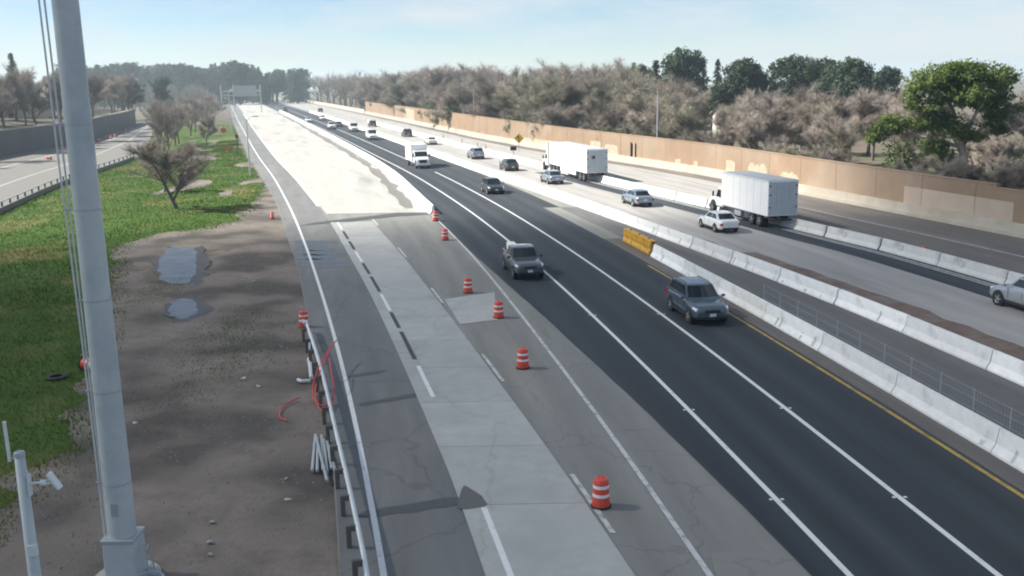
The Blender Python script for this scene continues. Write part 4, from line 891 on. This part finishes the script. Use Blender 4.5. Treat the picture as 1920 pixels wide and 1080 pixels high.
def truck_cab(root, y0, W, pm, hood=True):
    """conventional cab whose rear wall stands at y0; forward is +Y"""
    mb = MB(); H = 2.35
    prof = [(y0, .7), (y0 + 1.35, .7), (y0 + 1.45, 1.55), (y0 + 1.05, H - .06), (y0 + .9, H), (y0, H)]
    mb.prism(prof, 'X', -W * .86, W * .86); mb.build('cab', pm, root, bevel=.08)
    prof = [(y0 + 1.4, .55), (y0 + 2.75, .55), (y0 + 2.85, .8), (y0 + 2.78, 1.28), (y0 + 2.5, 1.42), (y0 + 1.44, 1.56)]
    mb = MB(); mb.prism(prof, 'X', -W * .78, W * .78); mb.build('hood', pm, root, bevel=.09)
    def q(a, b): return (y0 + 1.45 - .4 * a + .012, 1.55 + (H - 1.61) * a + .004)
    ya, za = q(.06, 0); yb_, zb_ = q(.94, 0); x = W * .78
    MB().add([(-x, ya, za), (x, ya, za), (x * .93, yb_, zb_), (-x * .93, yb_, zb_)], [(0, 1, 2, 3)]).build('windshield', M_glass, root)
    for s_ in (-1, 1):
        MB().add([(s_ * (W * .86 + .006), y0 + .35, 1.5), (s_ * (W * .86 + .006), y0 + 1.3, 1.55), (s_ * (W * .86 + .006), y0 + .98, H - .18), (s_ * (W * .86 + .006), y0 + .35, H - .18)], [(0, 1, 2, 3)]).build('side_window', M_glass, root)
        MB().box((s_ * (W + .06), y0 + 1.45, 1.75), (.16, .12, .45)).build('mirror', M_trim, root, bevel=.03)
        MB().tube([(s_ * W * .84, y0 + 1.3, 1.6), (s_ * (W + .06), y0 + 1.45, 1.6)], .02, 5).build('mirror_arm', M_trim, root)
        MB().box((s_ * W * .66, y0 + 2.80, 1.02), (.24, .08, .2)).build('headlight', M_lamp, root, bevel=.03)
        MB().lathe([(.62, -.1), (.62, .012), (.2, .012)], 20, (s_ * (W * .78), y0 + 2.05, .56), 'X', flip=s_).build('wheel_arch', M_trim, root)
    MB().box((0, y0 + 2.83, 1.0), (W * .95, .07, .42)).build('grille', M_trim, root, bevel=.02)
    MB().box((0, y0 + 2.88, .58), (W * 1.7, .16, .26)).build('bumper', M_plate, root, bevel=.03)
def wheels_pair(root, y, W, r=.5, dual=True):
    for s_ in (-1, 1):
        add_wheel(root, s_ * (W - .16), y, r, .28)
def cargo_box(root, y0, y1, W, z0, z1, side, roofm, rear, name='cargo_box'):
    mb = MB(); mb.box((0, (y0 + y1) / 2, (z0 + z1) / 2), (2 * W, y1 - y0, z1 - z0)); b = mb.build(name, side, root, bevel=.03)
    MB().box((0, (y0 + y1) / 2, z1 + .012), (2 * W - .1, y1 - y0 - .1, .03)).build('roof_panel', roofm, root)
    for s_ in (-1, 1):
        MB().box((s_ * (W + .012), (y0 + y1) / 2, z0 + .05), (.03, y1 - y0 - .02, .1)).build('lower_rail', M_plate, root)
        MB().box((s_ * (W + .012), (y0 + y1) / 2, z1 - .05), (.03, y1 - y0 - .02, .1)).build('upper_rail', M_plate, root)
        MB().box((s_ * (W - .06), y0 - .012, (z0 + z1) / 2), (.12, .05, z1 - z0 - .02)).build('door_post', M_plate, root)
    k_ = y0 + 1.2
    while k_ < y1 - .4:
        for s_ in (-1, 1): MB().box((s_ * (W + .003), k_, (z0 + z1) / 2), (.012, .025, z1 - z0 - .22)).build('panel_seam', M_trailr, root)
        k_ += 1.22
    for s_ in (-.55, -.12, .12, .55): MB().tube([(s_, y0 - .06, z0 + .1), (s_, y0 - .06, z1 - .12)], .016, 5).build('lock_rod', M_plate, root)
    for q_ in (.25, .6, .85):
        for s_ in (-1, 1): MB().box((s_ * (W - .14), y0 - .045, z0 + (z1 - z0) * q_), (.16, .04, .09)).build('hinge', M_trim, root)
    rd = MB().box((0, y0 - .014, (z0 + z1) / 2 - .02), (2 * W - .26, .03, z1 - z0 - .22)).build('rear_door', rear, root)
    for k in range(1, 6): MB().box((0, -.018, -(z1 - z0 - .22) / 2 + (z1 - z0 - .22) * k / 6), (2 * W - .3, .012, .016)).build('door_panel_joint', M_trailr, rd, loc=(0, y0 - .014, (z0 + z1) / 2 - .02))
    for s_ in (-1, 1): MB().box((s_ * (W - .25), y0 - .03, z0 - .18), (.2, .06, .12)).build('tail_light', M_red, root)
    MB().box((0, y0 - .05, z0 - .32), (2 * W - .3, .09, .1)).build('rear_bumper', M_trim, root)
    for s_ in (-1, 1): MB().box((s_ * .45, (y0 + y1) / 2, z0 - .14), (.12, y1 - y0, .22)).build('chassis_rail', M_trim, root)
# large box truck driving away
hv = Vector((-.235, 1)).normalized(); bt = empty('box_truck', (21.3, 76.4, 0), -math.atan2(hv.x, hv.y)); tag(bt, 'large white box truck with tandem rear axle driving away', 'truck')
cargo_box(bt, 0, 8.3, 1.27, 1.0, 3.78, M_box, M_boxs, M_trailr); truck_cab(bt, 8.55, 1.2, W_)
for y_ in (1.55, 2.85): wheels_pair(bt, y_, 1.22)
wheels_pair(bt, 10.6, 1.1)
for s_ in (-1, 1): MB().box((s_ * 1.0, 5.4, .62), (.35, 1.2, .42)).build('fuel_tank', M_galv, bt, bevel=.05); MB().box((s_ * .95, .95, .45), (.55, .03, .6)).build('mud_flap', M_rubber, bt)
# semi trailer driving away
hv = Vector((-.25, 1)).normalized(); st_ = empty('semi_truck', (10.1, 114.0, 0), -math.atan2(hv.x, hv.y)); tag(st_, 'white semi truck with long trailer and grey rear doors driving away', 'truck')
cargo_box(st_, 0, 15.2, 1.28, 1.08, 3.82, M_box, M_boxs, M_trailr, 'trailer_box'); truck_cab(st_, 16.6, 1.25, W_)
MB().prism([(16.65, 2.3), (17.6, 2.3), (17.0, 3.5), (16.65, 3.6)], 'X', -1.05, 1.05).build('wind_deflector', W_, st_, bevel=.06)
for y_ in (1.3, 2.6, 13.6, 14.9): wheels_pair(st_, y_, 1.24)
wheels_pair(st_, 18.65, 1.15)
for s_ in (-1, 1):
    MB().box((s_ * .55, 11.2, .72), (.12, .12, .9)).build('landing_leg', M_trim, st_); MB().box((s_ * 1.2, 7.4, .82), (.03, 6.2, .62)).build('side_skirt', M_box, st_)
    MB().tube([(s_ * 1.05, 16.4, .9), (s_ * 1.05, 16.4, 3.7)], .07, 8).build('exhaust_stack', M_galv, st_)
MB().box((0, 15.8, .85), (.9, 5.4, .25)).build('tractor_frame', M_trim, st_)
MB().box((-.45, -.05, 2.9), (.4, .01, .34)).build('door_placard', M_trim, st_)
# white box truck coming closer
hv = hd(142); wt = empty('box_truck', (*lane(141.5, 2.9), 0), -math.atan2(hv.x, hv.y)); tag(wt, 'white box truck in the middle lane, coming closer', 'truck')
cargo_box(wt, -2.6, 2.3, 1.15, .85, 3.15, M_box, M_box, M_trailr); truck_cab(wt, 2.5, 1.12, W_); wheels_pair(wt, -1.3, 1.1); wheels_pair(wt, 4.55, 1.0)

# ------------------------------------------------------------------ traffic drums
def drum_proto():
    r = empty('traffic_drum')
    # barrel of stacked rings
    prof = [(.295, .05), (.297, .20), (.286, .205), (.285, .34), (.278, .345), (.277, .48), (.270, .485), (.269, .62), (.262, .625), (.260, .80), (.245, .86), (.21, .92), (.12, .94)]
    MB().lathe(prof, 24).build('barrel', M_orange, r, auto=True)
    for z0, z1, ra, rb_ in ((.36, .465, .2815, .2805), (.64, .745, .2655, .2645)):
        b = MB(); n = 24; V = [];
        for z, q in ((z0, ra), (z1, rb_)): V += [(q * math.cos(2*math.pi*k/n), q * math.sin(2*math.pi*k/n), z) for k in range(n)]
        b.add(V, [(k, (k + 1) % n, n + (k + 1) % n, n + k) for k in range(n)]); b.build('reflective_band', M_band, r, smooth=True)
    MB().lathe([(.335, 0), (.34, .03), (.33, .05), (.295, .055)], 20).build('base_ring', M_rubber, r)
    h_ = MB(); h_.tube([(-.1, 0, .92), (-.08, 0, 1.0), (.08, 0, 1.0), (.1, 0, .92)], .018, 6); h_.build('handle', M_orange, r)
    return r
dp = drum_proto()
DR = [(2.4, 25.8, 'orange drum nearest the camera on the closed lane'), (.4, 39.5, 'orange drum second nearest the camera on the closed lane'), (-.7, 48.5, 'orange drum beside the light repair slab, third from the camera'), (-2.5, 54.6, 'orange drum at the far corner of the light repair slab, fourth from the camera'),
      (-5.0, 73.7, 'orange drum fifth from the camera, just short of the barrier end'), (-6.5, 84.2, 'orange drum touching the end of the barrier row by the fresh concrete'), (-10.35, 47.3, 'orange drum at the far end of the guard rail'), (-21.4, 87.6, 'small orange drum at the shoulder edge by the dirt'),
      (-87.8, 207.9, None), (-90.8, 219.7, None), (-92.6, 230.7, None), (-94.3, 237.5, None), (-102.3, 264.8, None)]
for i, (x, y_, lab) in enumerate(DR):
    d = dp if i == 0 else copy_tree(dp); d.location = (x, y_, .02 if lab is None else (.0 if i != 6 and i != 7 else -.03)); d.rotation_euler = (0, 0, i * .7); d.scale = (.86, .86, .9) if i != 7 else (.62, .62, .68)
    tag(d, lab or 'orange drum in the line on the left ramp', 'drum', 'drums on the freeway' if lab else 'drums on the left ramp')
d = copy_tree(dp); d.location = (-18.3, 40.3, .3); d.rotation_euler = (R(88), 0, R(62)); tag(d, 'orange drum lying on its side in the grass beside the tall pole', 'drum', 'toppled drums')
d = copy_tree(dp); d.location = (-77, 166.2, .33); d.rotation_euler = (R(88), 0, R(-50)); tag(d, 'orange drum lying on its side at the ramp shoulder', 'drum', 'toppled drums')
tag(MB().lathe([(.42, 0), (.43, .03), (.40, .07), (.24, .075), (.24, 0)], 20).build('drum_base', M_rubber, loc=(-18.9, 39.0, .1)), 'loose black rubber drum base in the grass', 'drum base')

# ------------------------------------------------------------------ tall galvanised pole
tp = empty('tall_pole', (-9.6, 22.2, 0)); tag(tp, 'tall grey galvanised pole with square base cover at the left', 'pole')
mb = MB(); n = 12; mb.lathe([(.335, .9), (.31, 6), (.285, 12), (.262, 18)], n); mb.build('shaft', M_pole, tp, auto=True)
mb = MB(); mb.box((0, 0, .55), (.76, .76, 1.0)); mb.build('base_cover', M_pole, tp, bevel=.04)
mb = MB(); mb.box((0, 0, 1.1), (.81, .81, .1)); mb.build('base_flange', M_galv, tp, bevel=.015)
mb = MB(); mb.lathe([(.78, -.3), (.8, .03), (.74, .08)], 28); mb.build('footing', M_slab, tp)
for a in range(4): MB().lathe([(.03, .05), (.03, .2)], 8, (.36 * math.cos(a * 1.571 + .785) * 1.35, .36 * math.sin(a * 1.571 + .785) * 1.35, 0)).build('anchor_bolt', M_darkst, tp)
for dx, sl in ((-.37, .0), (-.44, .05)):
    mb = MB(); mb.tube([(dx + .02 + sl * 0, -.05, .2), (dx + .02, -.05, 3), (dx, -.05, 6), (dx - .02 - sl, -.05, 10), (dx - .06 - sl, -.05, 14), (dx - .06, -.05, 18)], .022, 6); mb.build('conduit', M_pvc, tp)
for z in (2.5, 4.8, 7.0, 9.1, 11.0):
    MB().box((-.36, -.05, z), (.26, .04, .05)).build('conduit_bracket', M_galv, tp); r_ = .335 - .0044 * z + .006; MB().lathe([(r_, z - .02), (r_, z + .02)], 12).build('steel_band', M_galv, tp)
MB().box((0, -.325, 1.9), (.16, .012, .32)).build('hand_hole_cover', M_galv, tp)
lad = MB();
for s_ in (0, .32): lad.tube([(.62, -.15 + s_, .1), (.55, -.15 + s_, .95)], .018, 6)
for z in (.3, .55, .8): lad.tube([(.62 - .07 * z, -.15, z), (.62 - .07 * z, .17, z)], .014, 5)
lad.build('step_bracket', M_galv, tp)
mb = MB(); mb.tube([(.5 + .34 * math.cos(a / 16 * 6.3), -.35 + .34 * math.sin(a / 16 * 6.3), .1 + .004 * a) for a in range(30)], .035, 6); o = mb.build('hose_coil', M_gpipe, None, loc=(-9.4, 22.1, 0)); tag(o, 'coiled grey conduit on the ground at the foot of the tall pole', 'conduit')

# sensor pole in the near left corner
sp_ = empty('sensor_pole', (-7.75, 14.5, 0)); tag(sp_, 'slim grey pole with antenna and white sensor in the lower left corner', 'pole')
mb = MB(); mb.lathe([(.125, -.1), (.105, 3), (.078, 6.2)], 14); mb.build('shaft', M_pole, sp_, smooth=True)
MB().lathe([(.088, 6.19), (.08, 6.25), (.03, 6.27)], 14).build('cap', M_galv, sp_)
mb = MB(); mb.tube([(-.16, 0, 6.1), (-.17, 0, 6.75)], .028, 8); an = mb.build('antenna', M_off, sp_); MB().tube([(-.17, 0, 6.13), (-.02, 0, 6.16)], .02, 6).build('antenna_bracket', M_galv, sp_)
ar = MB(); ar.tube([(.07, 0, 5.72), (.36, 0, 5.74)], .022, 8); ar.build('arm', M_off, sp_)
MB().box((.10, 0, 5.70), (.03, .10, .36)).build('clamp', M_off, sp_)
MB().lathe([(.05, -.05), (.05, .05)], 12, (.33, 0, 5.73), 'X').build('knuckle', M_off, sp_)
q = Matrix.Rotation(R(-32), 3, 'Y') @ Matrix.Rotation(R(12), 3, 'Z')
MB().box((.50, 0, 5.76), (.05, .20, .31), mtx=q).build('sensor_panel', M_off, sp_, bevel=.015)
for s_ in (-.08, .08): MB().tube([(.35, s_, 5.74), (.48, s_, 5.76)], .015, 5).build('sensor_fork', M_off, sp_)
MB().box((.05, -.06, 4.62), (.14, .1, .2)).build('junction_box', M_off, sp_, bevel=.01)

# ------------------------------------------------------------------ lamp posts, gantry, signs
def lamp(x, y_, h, label, group=None, arm=2.2, dirx=1, z=0):
    e = empty('lamp_post', (x, y_, z)); tag(e, label, 'lamp post', group)
    MB().tube([(0, 0, 0), (0, 0, h * .6), (0, 0, h)], [.13, .1, .07], 8).build('post', M_galv, e)
    MB().tube([(0, 0, h - .3), (dirx * arm * .5, 0, h + .25), (dirx * arm, 0, h + .35)], .04, 6).build('arm', M_galv, e)
    MB().box((dirx * (arm + .25), 0, h + .36), (.7, .28, .14)).build('lamp_head', M_signb, e, bevel=.03)
lamp(-34.3, 130, 7.4, 'thin grey post on the left shoulder edge, nearer of two', None, 1.0, 1); lamp(-70, 250.5, 10.5, 'thin grey post farther along the left shoulder edge', None, 1.6, 1)
for px, Y, h, dx in ((728, 330, 12, 1), (885, 226, 9.5, -1), (1265, 138, 10, -1)):
    lamp(ox('W', Y) + 3.2, Y, h, {728: 'lamp post over the far end of the tan noise wall', 885: 'lamp post behind the middle of the tan noise wall', 1265: 'lamp post behind the wall to the right of the semi truck'}[px], None, 2.2, dx)
gy = 432.0; ga = empty('sign_gantry', (-124, gy, 0)); tag(ga, 'overhead sign frame with grey sign backs above the far left lanes', 'gantry')
for x in (0, 5.4, 17): MB().tube([(x, 0, 0), (x, 0, 11.8)], .22, 8).build('gantry_post', M_galv, ga)
for z in (7.4, 9.2): MB().tube([(0, 0, z), (17.2, 0, z)], .14, 6).build('gantry_beam', M_galv, ga)
for i in range(8): MB().tube([(i * 2.15, 0, 7.4 if i % 2 else 9.2), ((i + 1) * 2.15, 0, 9.2 if i % 2 else 7.4)], .06, 5).build('gantry_brace', M_galv, ga)
MB().box((10.6, -.35, 9.2), (9.2, .12, 4.6)).build('sign_panel', M_signb, ga)
sg = empty('warning_sign', (1.6, 166, 0)); tag(sg, 'yellow diamond warning sign on a post beside the outbound lanes', 'sign')
MB().box((0, 0, 1.0), (.1, .1, 2.1)).build('post', M_galv, sg)
q = Matrix.Rotation(R(45), 3, 'Y'); MB().box((0, -.08, 2.2), (1.2, .03, 1.2), mtx=q).build('sign_face', M_signy, sg)
MB().tube([(.02, -.105, 1.72), (.0, -.105, 2.2), (-.18, -.105, 2.45)], .075, 6).build('arrow_stem', M_trim, sg); MB().add([(-.42, -.11, 2.38), (-.1, -.11, 2.72), (.06, -.11, 2.36)], [(0, 1, 2)]).build('arrow_head', M_trim, sg)
sg = empty('message_board', (.6, 150, 0)); tag(sg, 'small dark panel sign on a post at the outer barrier', 'sign'); MB().box((0, 0, .7), (.09, .09, 1.4)).build('post', M_galv, sg); MB().box((0, -.06, 1.65), (.95, .06, .62)).build('panel', M_trim, sg)
for x, y_, lab in ((-13.6, 204.3, 'dark delineator post, farthest of four by the outbound lanes'), (-8.9, 186, 'dark delineator post, second farthest by the outbound lanes'), (-5.6, 173.6, 'dark delineator post, third farthest by the outbound lanes')):
    e = empty('delineator_post', (x, y_, 0)); tag(e, lab, 'post', 'delineators'); MB().lathe([(.2, 0), (.2, .05), (.06, .07), (.055, 1.15), (.03, 1.18)], 10).build('tube', M_trim, e); MB().lathe([(.062, .8), (.062, .95)], 10).build('reflective_band', M_orange, e)
def cone(x, y_, lab, s=1):
    e = empty('traffic_cone', (x, y_, 0)); e.scale = (s, s, s); tag(e, lab, 'cone'); MB().lathe([(.19, .04), (.03, .72), (.02, .73)], 14).build('cone_body', M_orange, e); MB().box((0, 0, .02), (.42, .42, .04)).build('base', M_rubber, e); MB().lathe([(.118, .36), (.085, .5)], 14).build('reflective_band', M_band, e)
cone(-4.2, 172, 'orange cone nearest of the markers by the outbound lanes', 1.3)
tag(MB().lathe([(.16, .0), (.17, .1), (.1, .26), (.03, .3)], 12).build('barrier_lamp', M_orange, loc=(ox('K3', 62.6, .55), 62.6, .55)), 'small red lamp behind the greyish outer barrier', 'lamp')
e = empty('orange_sign', (-69.9, 243.2, 0)); tag(e, 'orange work sign on a dark stand on the left verge', 'sign'); MB().box((0, 0, 1.0), (.12, .12, 2.2)).build('stand', M_darkst, e); MB().box((0, -.1, 1.0), (1.4, .05, 1.0)).build('sign_face', M_orange, e)
e = empty('orange_barricade', (-50.8, 178.2, 0)); tag(e, 'low orange barricade on the left verge', 'barricade')
for z in (.4, .8): MB().box((0, 0, z), (1.8, .05, .22)).build('board', M_orange, e)
for s_ in (-.7, .7): MB().box((s_, .03, .5), (.06, .06, 1.0)).build('leg', M_darkst, e)
e = empty('marker_post', (-46.2, 168.3, 0)); tag(e, 'dark slim post at the left pavement edge', 'post'); MB().box((0, 0, 1.8), (.14, .14, 3.6)).build('post', M_wood, e); MB().box((0, -.08, 3.3), (.5, .03, .5)).build('plate', M_darkst, e)

# ------------------------------------------------------------------ litter and pipes on the dirt by the guard rail
for i, (x, y_, a, l) in enumerate(((-6.55, 30.2, .16, 3.2), (-6.4, 30.05, .12, 3.0), (-6.28, 30.2, .2, 3.1), (-6.12, 29.9, .1, 2.9), (-6.0, 29.95, .24, 2.5), (-5.85, 29.6, .3, 2.2), (-6.2, 29.6, .13, 4.1))):
    mb = MB(); d_ = Vector((math.sin(-a) * .5, -1, 0)).normalized(); d_ = Vector((.22 + (i - 3) * .02, -1, 0)).normalized(); c0 = Vector((x, y_, .06 + .07 * (i == 6)))
    mb.tube([c0 - d_ * l / 2, c0 + d_ * l / 2], .05, 8); tag(mb.build('loose_pipe', M_gpipe), 'grey pipe in the loose bundle beside the guard rail', 'pipe', 'loose pipe bundle')
mb = MB(); mb.tube([(-8.9, 41.2, .07), (-8.6, 40.0, .07), (-8.24, 38.4, .07)], .085, 8); tag(mb.build('white_pipe', M_pvc), 'straight white pipe on the dirt beside the guard rail', 'pipe')
mb = MB(); mb.tube([(-8.22, 38.05, .06), (-8.55, 38.0, .06), (-8.75, 38.2, .06)], .07, 8); tag(mb.build('pipe_elbow', M_pvc), 'short white pipe elbow at the end of the white pipe', 'pipe')
mb = MB(); mb.tube([(-9.5, 44.4, .06), (-9.15, 42.6, .07)], .05, 8); tag(mb.build('grey_conduit', M_gpipe), 'short grey pipe lying near the guard rail end', 'pipe')
def coil(pts, lab, rad=.028):
    mb = MB(); P_ = [Vector(p) for p in pts]; o = []
    for i in range(len(P_) - 1):
        a, b, c, d = P_[max(i - 1, 0)], P_[i], P_[i + 1], P_[min(i + 2, len(P_) - 1)]
        for k in range(6):
            t = k / 6; o.append(.5 * ((2 * b) + (c - a) * t + (2*a - 5*b + 4*c - d) * t * t + (3*b - a - 3*c + d) * t ** 3))
    o.append(P_[-1]); mb.tube(o, rad, 6); tag(mb.build('red_conduit', M_redcab, smooth=True), lab, 'conduit')
coil([(-7.6, 41.0, .95), (-7.75, 39.4, .85), (-7.9, 37.6, .4), (-7.75, 36.2, .1), (-7.35, 35.1, .06), (-6.95, 34.9, .1), (-6.85, 35.8, .3), (-7.2, 37.2, .75), (-7.5, 38.6, .85)], 'loose loop of red conduit hanging over the guard rail')
coil([(-7.7, 40.6, .9), (-7.65, 38.4, .8), (-7.7, 36.6, .25), (-7.45, 35.4, .06), (-7.05, 34.3, .06), (-6.75, 34.4, .08), (-6.8, 35.4, .2)], 'second loop of red conduit bunched beside the guard rail')
coil([(-8.1, 33.3, .05), (-8.45, 33.7, .05), (-8.62, 34.6, .05), (-8.5, 35.3, .05), (-8.2, 35.9, .06)], 'short curved piece of red conduit lying alone on the dirt')
for i, (x, y_, s_) in enumerate(((-8.1, 24.0, .12), (-8.4, 25.2, .16), (-7.9, 23.3, .09), (-10.6, 43.5, .16), (-10.2, 37.6, .2), (-11.1, 38.7, .14), (-6.6, 26.6, .13), (-7.0, 28.2, .1), (-13.6, 33.5, .16), (-13.9, 31.5, .13), (-16.6, 59.3, .2), (-15.8, 59.0, .15))):
    mb = MB(); rr = random.Random(i); V = [(x + s_ * .8 * math.cos(k * 1.05) * rr.uniform(.35, 1.3), y_ + s_ * .6 * math.sin(k * 1.05) * rr.uniform(.3, 1.2), .0 + rr.uniform(0, .06)) for k in range(6)]
    V = V + [(a, b, c - .05) for a, b, c in V]; mb.add(V, [tuple(range(6)), tuple(range(11, 5, -1))] + [(k, (k + 1) % 6, 6 + (k + 1) % 6, 6 + k) for k in range(6)]); tag(mb.build('debris_scrap', M_litter), 'pale scrap of litter lying on the dirt verge', 'litter', 'litter on the dirt')

# ------------------------------------------------------------------ houses behind the trees
def house(x, y_, w_, d_, h_, rz, wm, label, z=0):
    e = empty('house', (x, y_, z), rz); tag(e, label, 'house')
    MB().box((0, 0, h_ / 2), (w_, d_, h_)).build('wall', wm, e)
    rf = MB(); rf.prism([(-d_ / 2 - .5, h_ + .003), (0, h_ + d_ * .28), (d_ / 2 + .5, h_ + .003), (d_ / 2 + .5, h_ + .18), (0, h_ + d_ * .28 + .2), (-d_ / 2 - .5, h_ + .18)][::1], 'X', -w_ / 2 - .5, w_ / 2 + .5); r_ = rf.build('roof', M_roof, e)
    gb_ = MB()
    for s_ in (-1, 1): gb_.add([(s_ * w_ / 2, -d_ / 2, h_), (s_ * w_ / 2, d_ / 2, h_), (s_ * w_ / 2, 0, h_ + d_ * .27)], [(0, 1, 2)])
    gb_.build('gable', wm, e)
    for k in (-.3, .05, .33):
        wn = MB().box((k * w_, -d_ / 2 - .03, h_ * .6), (1.3, .08, 1.3)).build('window', M_house, e); MB().box((k * w_, -d_ / 2 - .075, h_ * .6), (1.1, .03, 1.1)).build('pane', M_glass, wn)
    MB().box((-.15 * w_ , -d_ / 2 - .04, 1.05), (1.0, .08, 2.1)).build('door', M_trim, e)
house(47, 196, 11, 8, 4.4, .25, M_house, 'white house behind the bare trees, left of two'); house(62, 196, 10, 8, 4.6, .1, M_house, 'white house behind the bare trees, right of two'); house(-116, 238, 12, 9, 4.6, .3, M_houseb, 'beige house on the bank above the left ramp', 5)

# ------------------------------------------------------------------ thin winter haze
hz_ = MB().box((0, 500, 15.5), (3600, 4400, 34)); hm = bpy.data.materials.new('haze_air'); hm.use_nodes = True; ht = hm.node_tree; ht.nodes.clear()
ho = ht.nodes.new('ShaderNodeOutputMaterial'); hv_ = ht.nodes.new('ShaderNodeVolumePrincipled'); hv_.inputs['Color'].default_value = (.74, .9, 1, 1); hv_.inputs['Density'].default_value = .0004; hv_.inputs['Anisotropy'].default_value = .2
ht.links.new(hv_.outputs[0], ho.inputs['Volume'])
tag(hz_.build('haze', hm), 'thin pale haze over the whole place', 'haze', kind='stuff')
